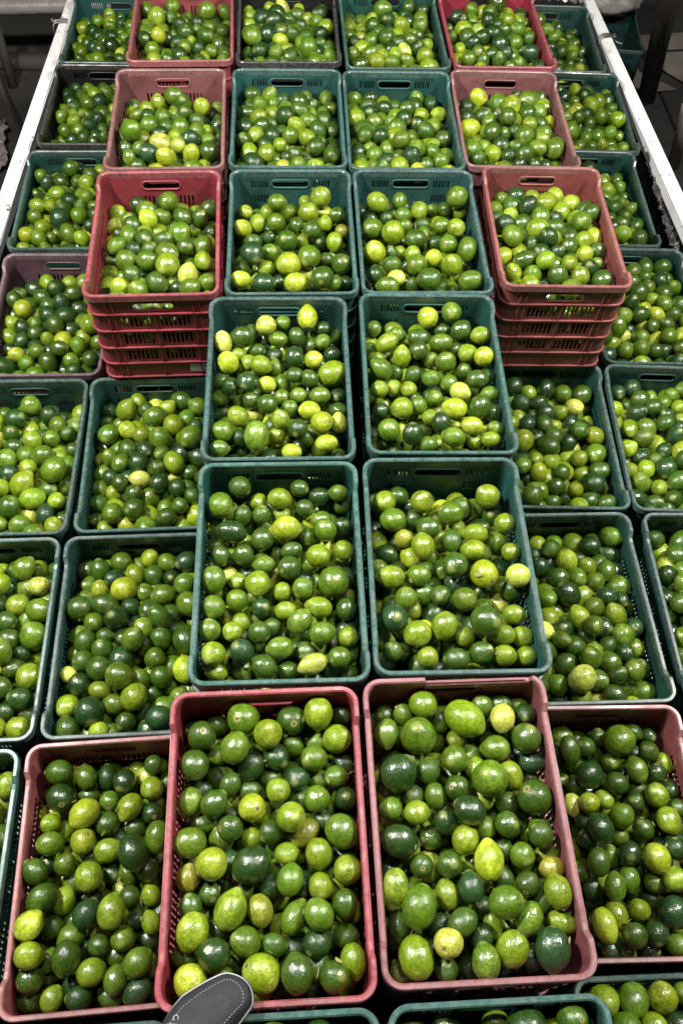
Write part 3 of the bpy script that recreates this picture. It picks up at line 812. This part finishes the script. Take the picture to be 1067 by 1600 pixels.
# ---- limes read off the photograph, pushed along their own line of sight until they lie against each other
HEAP_P, HEAP_S, HEAP_R, HEAP_T = [], [], [], []     # centres, half-axes, rotations, tints of all other limes
one_limes = []                                       # (crate, px, py, centre, (a, b), axis matrix, code)
by_crate = {}
heap_crates = {k[0] for k in READ_HEAP}
for (c, ox, oy, sc), rows in list(READ.items())+list(READ_HEAP.items()):
    for (u, v, a, b, ang, code) in rows:
        by_crate.setdefault(c, []).append((ox+u/sc, oy+v/sc, max(a, b)/sc, min(a, b)/sc, ang if a >= b else ang+90, code))
for c, rows in by_crate.items():
    n = len(rows)
    D = np.array([ray(r[0], r[1]) for r in rows])
    apx = np.array([r[2] for r in rows]); bpx = np.array([r[3] for r in rows]); mpx = np.sqrt(apx*bpx)
    zr = -CH*CR_T[c][2]
    big = np.clip((mpx/np.median(mpx)-0.55)/0.6, 0, 1)
    zt = zr - 0.098 + 0.048*big                      # small visible discs are limes that lie deeper
    t = (zt-CAMZ)/D[:, 2]
    P = CP + D*t[:, None]
    P0 = P.copy()
    for it in range(260):
        t = (P-CP)@CF
        rad = np.maximum(mpx/FPX*t, 0.0215)
        dif = P[:, None]-P[None]
        dist = np.linalg.norm(dif, axis=2)+np.eye(n)
        ov = np.clip(0.95*(rad[:, None]+rad[None])-dist, 0, None)*(1-np.eye(n))
        push = (dif/dist[..., None]*ov[..., None]).sum(1)*0.32
        Dn = D/np.linalg.norm(D, axis=1, keepdims=True)
        along = (push*Dn).sum(1, keepdims=True)*Dn
        # prefer sliding along the line of sight: the picture position stays; break ties by height
        hgt = (zt[:, None]-zt[None])+1e-6
        tie = -(np.sign(hgt)*ov).sum(1, keepdims=True)*0.16*Dn
        P = P + along + 0.10*(push-along) + tie
        lat = P-P0; la = (lat*Dn).sum(1, keepdims=True)*Dn
        P = P0 + la + (lat-la)*0.97
        Q = to_local(P, c)
        m = rad*0.95
        Q[:, 0] = np.clip(Q[:, 0], -IX+m, IX-m); Q[:, 1] = np.clip(Q[:, 1], -IY+m, IY-m)
        Q[:, 2] = np.clip(Q[:, 2], -0.20, -0.022)
        P = to_world(Q, c)
    t = (P-CP)@CF
    rad = np.maximum(mpx/FPX*t, 0.0215)
    for i, r in enumerate(rows):
        q = (apx[i]/bpx[i])**0.39                  # limes are a little rounder than their half-hidden discs
        a_, b_ = rad[i]*q, rad[i]/q
        an = math.radians(r[4])
        e = CR*math.cos(an) - CU*math.sin(an)
        vd = D[i]/np.linalg.norm(D[i])
        e = e - vd*(e@vd); e /= np.linalg.norm(e)
        if a_/b_ < 1.09:     # seen near end-on: tip the pole towards the viewer
            tilt = RNG.uniform(0.25, 1.2)
            rot = RNG.uniform(0, 2*math.pi)
            e2 = np.cross(vd, e)
            ax = -vd*math.cos(tilt) + (e*math.cos(rot)+e2*math.sin(rot))*math.sin(tilt)
        else:
            tilt = RNG.uniform(-0.25, 0.25)
            ax = e*math.cos(tilt) - vd*math.sin(tilt)
        if RNG.random() < 0.5: ax = -ax
        ax /= np.linalg.norm(ax)
        p1 = np.cross(ax, [0.3, 0.2, 0.9]); p1 /= np.linalg.norm(p1); p2 = np.cross(ax, p1)
        if c in heap_crates:
            HEAP_P.append(P[i][None]); HEAP_S.append(np.array([[b_, b_, a_]])); HEAP_R.append(np.stack([p1, p2, ax], 1)[None])
            HEAP_T.append(np.array([[*(np.array(TINT[r[5]])*RNG.uniform(.88, 1.15)), min(1, PALE[r[5]]*RNG.uniform(.4, 1.3))]]))
            continue
        one_limes.append((c, r[0], r[1], P[i], a_, b_, np.stack([p1, p2, ax], 1), r[5]))
    # limes lying under them
    nf = 110
    F = np.c_[RNG.uniform(-IX+.03, IX-.03, nf), RNG.uniform(-IY+.03, IY-.03, nf), RNG.uniform(-.20, -.10, nf)]
    fr = RNG.uniform(.022, .028, nf)
    Q = to_local(P, c)
    tgt = -0.124
    for it in range(120):
        dif = F[:, None]-Q[None]; dist = np.linalg.norm(dif, axis=2)+1e-6
        ov = np.clip(0.97*(fr[:, None]+rad[None])-dist, 0, None)
        p1 = (dif/dist[..., None]*ov[..., None]).sum(1)*0.5
        dif = F[:, None]-F[None]; dist = np.linalg.norm(dif, axis=2)+np.eye(nf)
        ov = np.clip(0.95*(fr[:, None]+fr[None])-dist, 0, None)*(1-np.eye(nf))
        p2 = (dif/dist[..., None]*ov[..., None]).sum(1)*0.3
        F += p1+p2; F[:, 2] += (tgt-F[:, 2])*0.04
        F[:, 0] = np.clip(F[:, 0], -IX+fr, IX-fr); F[:, 1] = np.clip(F[:, 1], -IY+fr, IY-fr)
        F[:, 2] = np.clip(F[:, 2], -0.27, -0.098)
    HEAP_P.append(to_world(F, c)); el = RNG.uniform(1.0, 1.18, nf)
    HEAP_S.append(np.c_[fr/el**.33, fr/el**.33, fr*el**.66]); HEAP_R.append(rand_rot(nf)); HEAP_T.append(rand_tints(nf))

# plain words for each of them: which crate, which row, which place in the row
CN = {'C3R1': 'crimson crate', 'C4R1': 'dusty pink crate', 'C2R1': 'lower left red crate', 'C5R1': 'lower right red crate', 'C4R2': 'right raised teal crate'}
ORD = ['first', 'second', 'third', 'fourth', 'fifth', 'sixth', 'seventh', 'eighth', 'ninth', 'tenth', 'eleventh', 'twelfth', 'thirteenth', 'fourteenth', 'fifteenth', 'sixteenth']
for c in [k for k in by_crate if k not in heap_crates]:
    L = sorted([o for o in one_limes if o[0] == c], key=lambda o: to_local(o[3][None], c)[0, 1], reverse=True)
    mean = np.mean([o[4]*o[5] for o in L])**.5
    per = 6
    for ri in range(0, len(L), per):
        row = sorted(L[ri:ri+per], key=lambda o: o[1])
        for k, o in enumerate(row):
            s = (o[4]*o[5])**.5/mean
            size = 'big ' if s > 1.16 else ('small ' if s < 0.80 else ('long ' if o[4]/o[5] > 1.27 else ''))
            x = bpy.data.objects.new('lime', LIME_ME[int(RNG.integers(5))]); COL.objects.link(x)
            R = o[6]
            el = (o[5], o[5], o[4])
            x.matrix_world = Matrix([[R[i][0]*el[0], R[i][1]*el[1], R[i][2]*el[2], o[3][i]] for i in range(3)]+[[0, 0, 0, 1]])
            tt = np.array(TINT[o[7]])*RNG.uniform(.88, 1.15)*RNG.uniform(.95, 1.05, 3)
            x.color = (tt[0], tt[1], tt[2], min(1, PALE[o[7]]*RNG.uniform(.4, 1.3)))
            tag(x, f"{size}{TWORD[o[7]]} lime, {ORD[k]} from left, {ORD[ri//per]} row from back, {CN[c]}", 'lime', 'limes in the near crates')

# ---- all other crates: loose limes settled by relaxation, ten different fillings turned and mirrored
NV, NL = 10, 150
SP = np.stack([RNG.uniform(-IX+.03, IX-.03, (NV, NL)), RNG.uniform(-IY+.03, IY-.03, (NV, NL)), RNG.uniform(-.22, .10, (NV, NL))], -1).astype(np.float32)
SR = np.clip(RNG.normal(.0262, .0031, (NV, NL)), .0195, .0345).astype(np.float32)
NLV = RNG.integers(112, 136, NV)
for v in range(NV): SP[v, NLV[v]:, 2] -= 5.0          # unused limes of a filling, dropped later
eye = np.eye(NL, dtype=np.float32)[None]
for it in range(230):
    SP[..., 2] -= 0.0022 if it < 170 else 0.0008
    dif = SP[:, :, None]-SP[:, None]
    dist = np.sqrt((dif*dif).sum(-1))+eye
    ov = np.clip(0.975*(SR[:, :, None]+SR[:, None])-dist, 0, None)*(1-eye)
    SP += ((dif*(ov/dist)[..., None]).sum(2)*0.36)
    SP[..., 0] = np.clip(SP[..., 0], -IX+SR, IX-SR); SP[..., 1] = np.clip(SP[..., 1], -IY+SR, IY-SR)
    for v in range(NV): SP[v, :NLV[v], 2] = np.maximum(SP[v, :NLV[v], 2], -0.225+SR[v, :NLV[v]])
fill_no = 0
for c, row in CR_T.items():
    if c in by_crate: continue
    v = fill_no % NV; fl = fill_no//NV
    n = int(NLV[v])
    Q = SP[v, :n].astype(float).copy()
    if fl in (1, 3): Q[:, :2] *= -1
    if fl in (2, 3): Q[:, 0] *= -1
    if fl == 4: Q[:, 1] *= -1
    Q[:, 2] += (0.052 if c in ('C3R0', 'C4R0', 'C5R0') else RNG.uniform(-.018, .012)) - np.percentile(Q[:, 2], 96) - 0.048
    Q[:, 2] += 0.026*np.cos(Q[:, 0]/IX*1.45)*np.cos((Q[:, 1]+.06)/IY*1.15) - 0.014
    r = SR[v, :n].astype(float)
    el = np.clip(RNG.normal(1.12, .08, n), 1.0, 1.35)
    HEAP_P.append(to_world(Q, c)); HEAP_S.append(np.c_[r/el**.33, r/el**.33, r*el**.66]*1.03); HEAP_R.append(rand_rot(n)); HEAP_T.append(rand_tints(n))
    fill_no += 1
    if c in ('C2R4', 'C5R4'):       # fronts one can look into through the slots
        G = np.array([(x, -IY+.028+RNG.uniform(0, .004), z) for x in np.arange(-.135, .14, .053) for z in np.arange(-.282, -.10, .05)])
        G += RNG.normal(0, .004, G.shape)
        m = len(G)
        HEAP_P.append(to_world(G, c)); HEAP_S.append(np.full((m, 3), .0255)*RNG.uniform(.9, 1.02, (m, 1))); HEAP_R.append(rand_rot(m)); HEAP_T.append(rand_tints(m))

HP, HS, HR, HT = np.concatenate(HEAP_P), np.concatenate(HEAP_S), np.concatenate(HEAP_R), np.concatenate(HEAP_T)
dcam = np.linalg.norm(HP-CP, axis=1)
level = np.where(dcam < 1.75, 0, np.where(dcam < 2.7, 1, 2))
RES = [(18, 12), (14, 10), (12, 8)]
vs, fs, cs, ts, nv0 = [], [], [], [], 0
loop_tot = []
for lv, (nu, nv) in enumerate(RES):
    for vi in range(len(VARS)):
        idx = np.where((level == lv) & (np.arange(len(HP)) % len(VARS) == vi))[0]
        if len(idx) == 0: continue
        tv, tf, tu = lime_template(nu, nv, VARS[vi])
        X = np.einsum('nij,nkj->nki', HR[idx], tv[None]*HS[idx][:, None])+HP[idx][:, None]
        k = len(tv)
        vs.append(X.reshape(-1, 3)); cs.append(np.tile(tu, (len(idx), 1))); ts.append(np.repeat(HT[idx], k, 0))
        flat = np.concatenate([np.array(f) for f in tf]); tot = np.array([len(f) for f in tf])
        off = nv0+np.arange(len(idx))*k
        fs.append((flat[None]+off[:, None]).ravel()); loop_tot.append(np.tile(tot, len(idx)))
        nv0 += k*len(idx)
vs, cs, ts, fs, lt = np.concatenate(vs), np.concatenate(cs), np.concatenate(ts), np.concatenate(fs), np.concatenate(loop_tot)
hm = bpy.data.meshes.new('lime_heap')
hm.vertices.add(len(vs)); hm.vertices.foreach_set('co', vs.astype(np.float32).ravel())
hm.loops.add(len(fs)); hm.loops.foreach_set('vertex_index', fs.astype(np.int32))
hm.polygons.add(len(lt)); hm.polygons.foreach_set('loop_start', np.concatenate([[0], np.cumsum(lt)[:-1]]).astype(np.int32))
hm.polygons.foreach_set('loop_total', lt.astype(np.int32))
hm.update(calc_edges=True)
hm.polygons.foreach_set('use_smooth', np.ones(len(lt), bool))
a = hm.attributes.new('lime_co', 'FLOAT_VECTOR', 'POINT'); a.data.foreach_set('vector', cs.astype(np.float32).ravel())
a = hm.attributes.new('tint', 'FLOAT_COLOR', 'POINT'); a.data.foreach_set('color', ts.astype(np.float32).ravel())
hm.materials.append(M_LIME_HEAP); hm.update()
ho = link('lime_heap', hm)
tag(ho, 'heaped glossy green limes filling the farther crates and lying underneath', 'limes', kind='stuff')
print('limes:', len(one_limes), '+', len(HP), 'heap faces', len(lt))

# ---- bits of leaf and stalk caught between the limes
M_BIT = simple('dry_leaf', (0.22, 0.24, 0.06), 0.6, 0, 90, 0.7, (0.30, 0.25, 0.12))
LP = np.array([o[3] for o in one_limes]); LR = np.array([(o[4]*o[5])**.5 for o in one_limes])
bv, bf = [], []
for k in range(150):
    if k < 90: i = int(RNG.integers(len(LP))); c0, rr = LP[i], LR[i]
    else: i = int(RNG.integers(len(HP))); c0, rr = HP[i], HS[i].mean()
    an, el2 = RNG.uniform(0, 2*math.pi), RNG.uniform(.05, .75)
    nrm2 = np.array([math.cos(an)*math.cos(el2), math.sin(an)*math.cos(el2), math.sin(el2)])
    p = c0+nrm2*(rr*1.03+.0008)
    t1 = np.cross(nrm2, RNG.normal(size=3)); t1 /= np.linalg.norm(t1); t2 = np.cross(nrm2, t1)
    ln, wd = RNG.uniform(.004, .011), RNG.uniform(.0018, .0048)
    b0 = len(bv)
    for (u, w, h) in ((-1, 0, .25), (-.3, 1, .1), (.5, .8, 0), (1, 0, .3), (.5, -.8, .05), (-.3, -1, .15)):
        bv.append(p+t1*u*ln+t2*w*wd+nrm2*h*ln*.5)
    for q in range(6): bv.append(bv[b0+q]+nrm2*.0007)
    bf += [tuple(b0+q for q in range(6)), tuple(b0+11-q for q in range(6))]+[(b0+q, b0+(q+1) % 6, b0+6+(q+1) % 6, b0+6+q) for q in range(6)]
tag(link('leaf_bits', mesh('leaf_bits', bv, bf, False, M_BIT)), 'tiny pale bits of leaf and stalk scattered over the limes', 'debris', kind='stuff')

# ------------------------------------------------------------------ truck bed, rails, surroundings
bed = empty('truck_bed', (0.18, 1.7, -2*CH-0.03))
tag(bed, 'dark truck bed with white painted side rails carrying the crates', 'truck')
BZ = -2*CH-0.03


def bed_part(name, me):
    o = link(name, me, bed); o.location = (-0.18, -1.7, -BZ)
    return o


bed_part('deck', box_mesh('deck', -1.08, 1.50, -0.75, 4.3, BZ-0.05, -2*CH-0.004, M_BEDMETAL))
ZR = -0.36
for side in (-1, 1):
    if side < 0: A, B = hit(114, 0, ZR), hit(0, 335, ZR)
    else: A, B = hit(945, 55, ZR), hit(1067, 325, ZR)
    d = (B-A); d /= np.linalg.norm(d)
    P0_, P1_ = A - d*(0.25 if side < 0 else 0.42), B + d*2.6
    nrm = np.array([-d[1], d[0], 0])
    hw = 0.026

    def bar(name, off0, off1, z0, z1, mat, bev, q0=P0_, q1=P1_):
        bm = bmesh.new()
        for z in (z0, z1):
            for (p, o) in ((q0, off0), (q1, off0), (q1, off1), (q0, off1)):
                w = p+nrm*o; bm.verts.new((w[0], w[1], z))
        bm.verts.ensure_lookup_table(); V = bm.verts
        for f in ((0, 1, 2, 3), (4, 7, 6, 5), (0, 4, 5, 1), (1, 5, 6, 2), (2, 6, 7, 3), (3, 7, 4, 0)): bm.faces.new([V[i] for i in f])
        bmesh.ops.recalc_face_normals(bm, faces=bm.faces)
        if bev: bmesh.ops.bevel(bm, geom=list(bm.edges), offset=bev, segments=2, affect='EDGES')
        me = bpy.data.meshes.new(name); bm.to_mesh(me); bm.free(); me.materials.append(mat)
        return bed_part(name, me)
    bar('side_rail', -hw, hw, ZR-0.05, ZR, M_RAIL, 0.004)
    bar('side_panel', -0.012, 0.012, BZ, ZR-0.052, M_BEDMETAL, 0)
    for k in range(4):
        q = P0_ + (P1_-P0_)*(0.04+0.30*k)
        bar('stake_post', -0.022, 0.022, BZ, ZR-0.054, M_BEDMETAL, 0.003, q, q+d*0.045)

# twisted wire round each rail
def wire_tie(px, py, label, tail):
    c = hit(px, py, ZR)
    rnd = random.Random(px)
    pts = []
    turns = 3
    for i in range(turns*14+1):
        a = 2*math.pi*i/14
        w = 0.031+rnd.uniform(-.0015, .0015)
        x, z = math.cos(a), math.sin(a)
        m = max(abs(x), abs(z)); x, z = x/m**.75, z/m**.75
        pts.append((x*w, (i/14-turns/2)*0.011+0.012*math.sin(a*1.0+1)+rnd.uniform(-.002, .002), -0.025+z*w))
    for k in range(1, 6):
        pts.append((pts[-1][0]+tail*0.010, pts[-1][1]-0.006+0.01*math.sin(k*2), pts[-1][2]+0.004*math.cos(k)))
    t = empty('wire_tie', tuple(c))
    tag(t, label, 'wire', 'wire ties on the rails')
    link('wire_coil', tube('wire_coil', pts, 0.0042, False, 6, M_WIRE), t)
    kn = [(0.006*math.cos(k*1.3)+tail*0.034, 0.010*math.sin(k*0.9), 0.004*math.sin(k*1.7)+0.006) for k in range(12)]
    link('twisted_end', tube('twisted_end', kn, 0.003, False, 6, M_WIRE), t)


wire_tie(95, 35, 'dark wire twisted round the left white rail', -1)
wire_tie(946, 58, 'dark wire twisted round the right white rail', 1)


def crumple(name, corners, nu, nv, amp, mat, seed, label, cat, thick=0.004):
    rg = np.random.default_rng(seed)
    a, b, c, d = [np.array(q, float) for q in corners]
    V, F = [], []
    ph = rg.uniform(0, 6.3, (6, 3)); fq = rg.uniform(3, 16, (6, 2))
    for i in range(nu+1):
        for j in range(nv+1):
            u, v = i/nu, j/nv
            p = a*(1-u)*(1-v)+b*u*(1-v)+c*u*v+d*(1-u)*v
            n = sum(np.abs(np.sin(fq[k, 0]*u*nu/14+fq[k, 1]*v+ph[k]))-.5 for k in range(6))/2.2
            V.append(p+n*amp+rg.normal(0, amp*.25, 3))
    for i in range(nu):
        for j in range(nv):
            q = i*(nv+1)+j
            F.append((q, q+nv+1, q+nv+2, q+1))
    o = link(name, mesh(name, V, F, False, mat))
    so = o.modifiers.new('thickness', 'SOLIDIFY'); so.thickness = thick
    tag(o, label, cat)
    return o


crumple('plastic_wrap', [hit(1008, 258, -.40), hit(1056, 425, -.40), hit(1068, 420, -.43), hit(1022, 255, -.43)], 46, 6, 0.012, M_NET, 3,
        'crumpled glossy black wrap stuffed between right crates and white rail', 'wrap', 0.002)
crumple('clear_plastic_sheet', [(.92, 3.93, -.33), (1.28, 3.93, -.33), (1.30, 4.10, -.28), (.92, 4.10, -.28)], 30, 12, 0.016, M_FOIL, 5,
        'crumpled shiny clear plastic behind the last crate at right', 'plastic', 0.002)

# market floor
GZ = -1.55
fl = link('ground', box_mesh('ground', -9, 9, -5, 14, GZ-0.2, GZ, M_FLOOR)); tag(fl, kind='structure')
slab = box_mesh('paving_slab', -0.49, 0.49, -0.49, 0.49, 0.0, 0.022, M_SLAB, 0.006)
for sx in (-1, 1):
    for i in range(4):
        for j in range(7):
            o = link('paving_slab', slab, fl)
            o.location = (sx*(1.9+i*1.0), 3.2+j*1.0, GZ+0.001); o.rotation_euler = (0, 0, random.uniform(-.006, .006))

# left background: pale pipe lying across, thin leaning pole, dark beam
p0, p1 = hit(-40, 12, -1.05), hit(125, 8, -1.05)
tag(link('cross_pipe', tube('cross_pipe', [p0+(p0-p1)*0.6, p0, p1, p1+(p1-p0)*0.3], 0.042, False, 10, M_SACK)), 'grey pipe running across behind the left white rail', 'pipe')
for sx in (0.15, 0.95):
    q = p0+(p1-p0)*sx
    tag(link('pipe_stand', tube('pipe_stand', [(q[0], q[1], GZ), (q[0], q[1], -1.06)], 0.03, False, 8, M_DARKPOLE)), 'dark stand under the grey cross pipe, ' + ('left one' if sx < .5 else 'right one'), 'stand')
p0, p1 = hit(-6, 118, -1.0), hit(42, 215, GZ+0.05)
tag(link('leaning_pole', tube('leaning_pole', [p0+(p0-p1)*.5, p0, p1], 0.022, False, 8, M_SACK)), 'thin grey pole leaning low at the far left', 'pole')
p0, p1 = hit(-30, 96, GZ+0.06), hit(95, 98, GZ+0.06)
tag(link('floor_beam', tube('floor_beam', [p0+(p0-p1)*.4, p1], 0.055, False, 6, M_DARKPOLE)), 'dark beam lying on the floor at the far left', 'beam')
crumple('crumpled_sheet', [hit(-40, 200, GZ+.06), hit(6, 190, GZ+.06), hit(10, 262, GZ+.06), hit(-40, 272, GZ+.06)], 14, 14, 0.02, M_SACK, 9, 'crumpled grey sheet on the floor at the left edge', 'sheet')

# right background: boards of cardboard on the floor, slanted post, green crate with a grey sack on it
def board(pts, z, label, th=0.012):
    P = [hit(px, py, z) for px, py in pts]
    V = [tuple(p) for p in P]+[(p[0], p[1], p[2]-th) for p in P]
    n = len(P)
    F = [tuple(range(n)), tuple(range(2*n-1, n-1, -1))]+[(i, i+n, (i+1) % n+n, (i+1) % n) for i in range(n)]
    tag(link('cardboard_sheet', mesh('cardboard_sheet', V, F, False, M_CARD)), label, 'cardboard', 'cardboard on the floor')


board([(968, 92), (984, 84), (1003, 120), (1000, 138), (985, 140)], GZ+.06, 'flat cardboard sheet on floor, between the white rail and green crate')
board([(1000, 113), (1055, 138), (1000, 142), (990, 128)], GZ+.05, 'torn cardboard sheet on floor under the slanted post')
board([(1035, 82), (1075, 80), (1075, 130), (1032, 104)], GZ+.06, 'large pale cardboard sheet on floor at the right edge')
board([(1000, 55), (1075, 50), (1075, 74), (1000, 76)], GZ+.05, 'long pale cardboard sheet on floor behind the slanted post')
p0, p1 = hit(1046, -10, -0.55), hit(1008, 158, GZ+.02)
tag(link('slanted_post', tube('slanted_post', [p0+(p0-p1)*.35, p0, p1], 0.055, False, 4, M_DARKPOLE)), 'dark slanted wooden post standing right of the truck', 'post')
p0, p1 = hit(1075, 165, -.9), hit(1050, 262, GZ+.02)
tag(link('short_stake', tube('short_stake', [p0, p1], 0.035, False, 6, M_CARD)), 'pale short stake at the right edge beside the white rail', 'stake')
gx = hit(975, 60, GZ+.02+CH)
fc = place_crate(gx[0]-.05, gx[1]+.12, GZ+0.024, -0.12, 'teal', TEALD, 'dark green crate standing on the floor beyond the right white rail', ribs=False)
sack_bm = bmesh.new(); bmesh.ops.create_icosphere(sack_bm, subdivisions=4, radius=1)
from mathutils import noise as mnoise
for v in sack_bm.verts:
    n = mnoise.fractal(v.co*1.8, 1, 2, 4)
    p = v.co*(1+0.16*n); v.co = Vector((p.x*.24, p.y*.17, max(-.085, p.z*.10)+.085))
sm = bpy.data.meshes.new('sack'); sack_bm.to_mesh(sm); sack_bm.free(); sm.materials.append(M_SACK)
sm.polygons.foreach_set('use_smooth', [True]*len(sm.polygons))
sk = link('sack', sm); sk.location = (gx[0]-.06, gx[1]+.36, GZ+0.024+CH+.002); sk.rotation_euler = (0, 0, -.2)
tag(sk, 'shiny grey sack lying on the dark green floor crate', 'sack')

# ------------------------------------------------------------------ shoe
def shoe():
    M_UP = simple('shoe_leather', (0.009, 0.0098, 0.0155), 0.7, 0, 60, 0.45, (0.018, 0.017, 0.019), 0.35, 0.0006)
    M_SOLE = simple('shoe_sole', (0.035, 0.035, 0.040), 0.6, 0, 30, 0.4)
    M_EDGE = simple('shoe_welt', (0.40, 0.40, 0.42), 0.5, 0, 40, 0.5, (0.20, 0.19, 0.19))
    M_ST = simple('shoe_thread', (0.36, 0.36, 0.38), 0.6, 0, 40, 0.2)
    toe, back = hit(385, 1534, 0.035), hit(249, 1684, 0.035)
    d = toe-back; d[2] = 0; d /= np.linalg.norm(d)
    rz = math.atan2(d[1], d[0])
    t = empty('shoe', (toe[0], toe[1], 0.001), rz)       # toe tip at local x = 0, heel at x = -0.28
    tag(t, 'dark grey shoe with white dashed stitching standing on the crate rims', 'shoe')
    Ls = 0.285

    def half(s):      # s: 0 toe .. 1 heel -> (left, right) half widths
        base = 0.030*(s/0.05)**0.5 if s < 0.05 else 0.030+0.018*min(1, (s-0.05)/0.27)**0.8
        w = base*(1-0.22*max(0, min(1, (s-0.30)/0.25))+0.06*max(0, (s-0.7)/0.3))
        if s > 0.90: w *= math.sqrt(max(0.0, 1-((s-0.90)/0.10)**2))*0.999+0.001
        return w
    SS = [0, .004, .012, .025, .045, .07, .10, .14, .18, .23, .29, .36, .44, .52, .60, .68, .76, .84, .90, .94, .97, .99, 1.0]
    cy = lambda s: 0.010*math.sin(min(1, s/0.6)*math.pi)-0.0
    top = lambda s: 0.028 + 0.030*min(1, s/0.22)**0.6 + 0.045*max(0, min(1, (s-0.25)/0.35))
    # sole
    V, F = [], []
    for z, g in ((0.0, 0.002), (0.020, 0.0035)):
        for s in SS:
            w = half(s)+g
            V += [(-s*Ls+ (g if s == 0 else 0), cy(s)+w, z), (-s*Ls+(g if s == 0 else 0), cy(s)-w, z)]
    n = len(SS)*2
    for i in range(len(SS)-1):
        a = 2*i
        F += [(a, a+1, a+3, a+2), (n+a, n+a+2, n+a+3, n+a+1), (a, a+2, n+a+2, n+a), (a+1, n+a+1, n+a+3, a+3)]
    F += [(0, n, n+1, 1), (n-2, n-1, 2*n-1, 2*n-2)]
    link('sole', mesh('sole', V, F, False, M_SOLE), t)
    # upper: arched cross-sections
    K = 14
    V, F = [], []

    def sec(s, k):
        w = half(s); a = math.pi*k/K
        x = math.cos(a); z = math.sin(a)
        h = top(s)-0.020
        return (-s*Ls, cy(s)+w*(abs(x)**0.75*(1 if x > 0 else -1)), 0.0205+h*z**0.62 if z > 1e-6 else 0.0205)
    for s in SS:
        for k in range(K+1): V.append(sec(s, k))
    for i in range(len(SS)-1):
        s = SS[i]
        for k in range(K):
            if s >= 0.56 and s < 0.90 and 4 <= k < K-4: continue          # opening
            a = i*(K+1)+k
            F.append((a, a+1, a+K+2, a+K+1))
    up = link('upper', mesh('upper', V, F, True, M_UP), t)
    m = up.modifiers.new('thickness', 'SOLIDIFY'); m.thickness = 0.002; m.offset = -1
    # pale welt line round the foot
    pts = [(-s*Ls, cy(s)+half(s)+0.0012, 0.0215) for s in reversed(SS)]+[(-s*Ls+(0.001 if s == 0 else 0), cy(s)-half(s)-0.0012, 0.0215) for s in SS[1:]]
    link('welt', tube('welt', pts, 0.0013, False, 6, M_EDGE), t)
    # dashed stitching on the vamp, a U that follows the toe
    def surf(x, y):
        s = max(0.0, min(1.0, -x/Ls)); w = max(half(s), 1e-4)
        q = max(-1, min(1, (y-cy(s))/w)); c = abs(q)**(1/0.75)
        z = math.sqrt(max(0, 1-c*c))
        return 0.0205+(top(s)-0.020)*z**0.62
    path = []
    for s in np.linspace(0.52, 0.10, 60): path.append((-s*Ls, cy(s)+half(s)*0.66))
    x0, w0 = -0.10*Ls, half(0.10)*0.66
    for a in np.linspace(0, math.pi, 26)[1:-1]: path.append((x0+0.017*math.sin(a), cy(.08)+w0*math.cos(a)))
    for s in np.linspace(0.10, 0.52, 60): path.append((-s*Ls, cy(s)-half(s)*0.66))
    P = [Vector((x, y, surf(x, y)+0.0006)) for x, y in path]
    Lc = [0]
    for i in range(1, len(P)): Lc.append(Lc[-1]+(P[i]-P[i-1]).length)

    def at(l):
        i = max(0, min(len(P)-2, int(np.searchsorted(Lc, l))-1))
        f = (l-Lc[i])/max(1e-9, Lc[i+1]-Lc[i]); return P[i].lerp(P[i+1], f)
    l = 0.0
    V, F = [], []
    while l < Lc[-1]-0.005:
        tm = tube('x', [at(l), at(l+0.0016), at(l+0.0028)], 0.00045, False, 5)
        b = len(V); V += [tuple(v.co) for v in tm.vertices]; F += [tuple(b+q for q in p.vertices) for p in tm.polygons]
        bpy.data.meshes.remove(tm)
        l += 0.0050
    st = link('stitching', mesh('stitching', V, F, True, M_ST), t); st['kind'] = 'stuff'
    # vamp seam across the instep and a small eyelet beside it
    seam = [(-(0.36+0.10*(abs(q)**2))*Ls, cy(.4)+half(.4)*q*0.9) for q in np.linspace(-1, 1, 24)]
    link('instep_seam', tube('instep_seam', [(x, y, surf(x, y)+.0005) for x, y in seam], 0.0006, False, 6, M_EDGE), t)
    ex, ey = -0.37*Ls, cy(.37)+half(.37)*0.60
    link('eyelet', tube('eyelet', [(ex+.0036*math.cos(a), ey+.0036*math.sin(a), surf(ex, ey)+.0006) for a in np.linspace(0, 2*math.pi, 13)[:-1]], 0.0007, True, 6, M_EDGE), t)
    # sock inside the opening
    V, F = [], []
    for z, k in ((0.05, 1.0), (0.10, 0.95), (0.16, 0.85), (0.165, 0.0)):
        for a in np.linspace(0, 2*math.pi, 17)[:-1]: V.append((-0.735*Ls+0.052*k*math.cos(a), cy(.73)+0.034*k*math.sin(a), z))
    for i in range(3):
        for k in range(16): F.append((i*16+k, i*16+(k+1) % 16, (i+1)*16+(k+1) % 16, (i+1)*16+k))
    link('sock', mesh('sock', V, F, True, M_SOLE), t)


shoe()
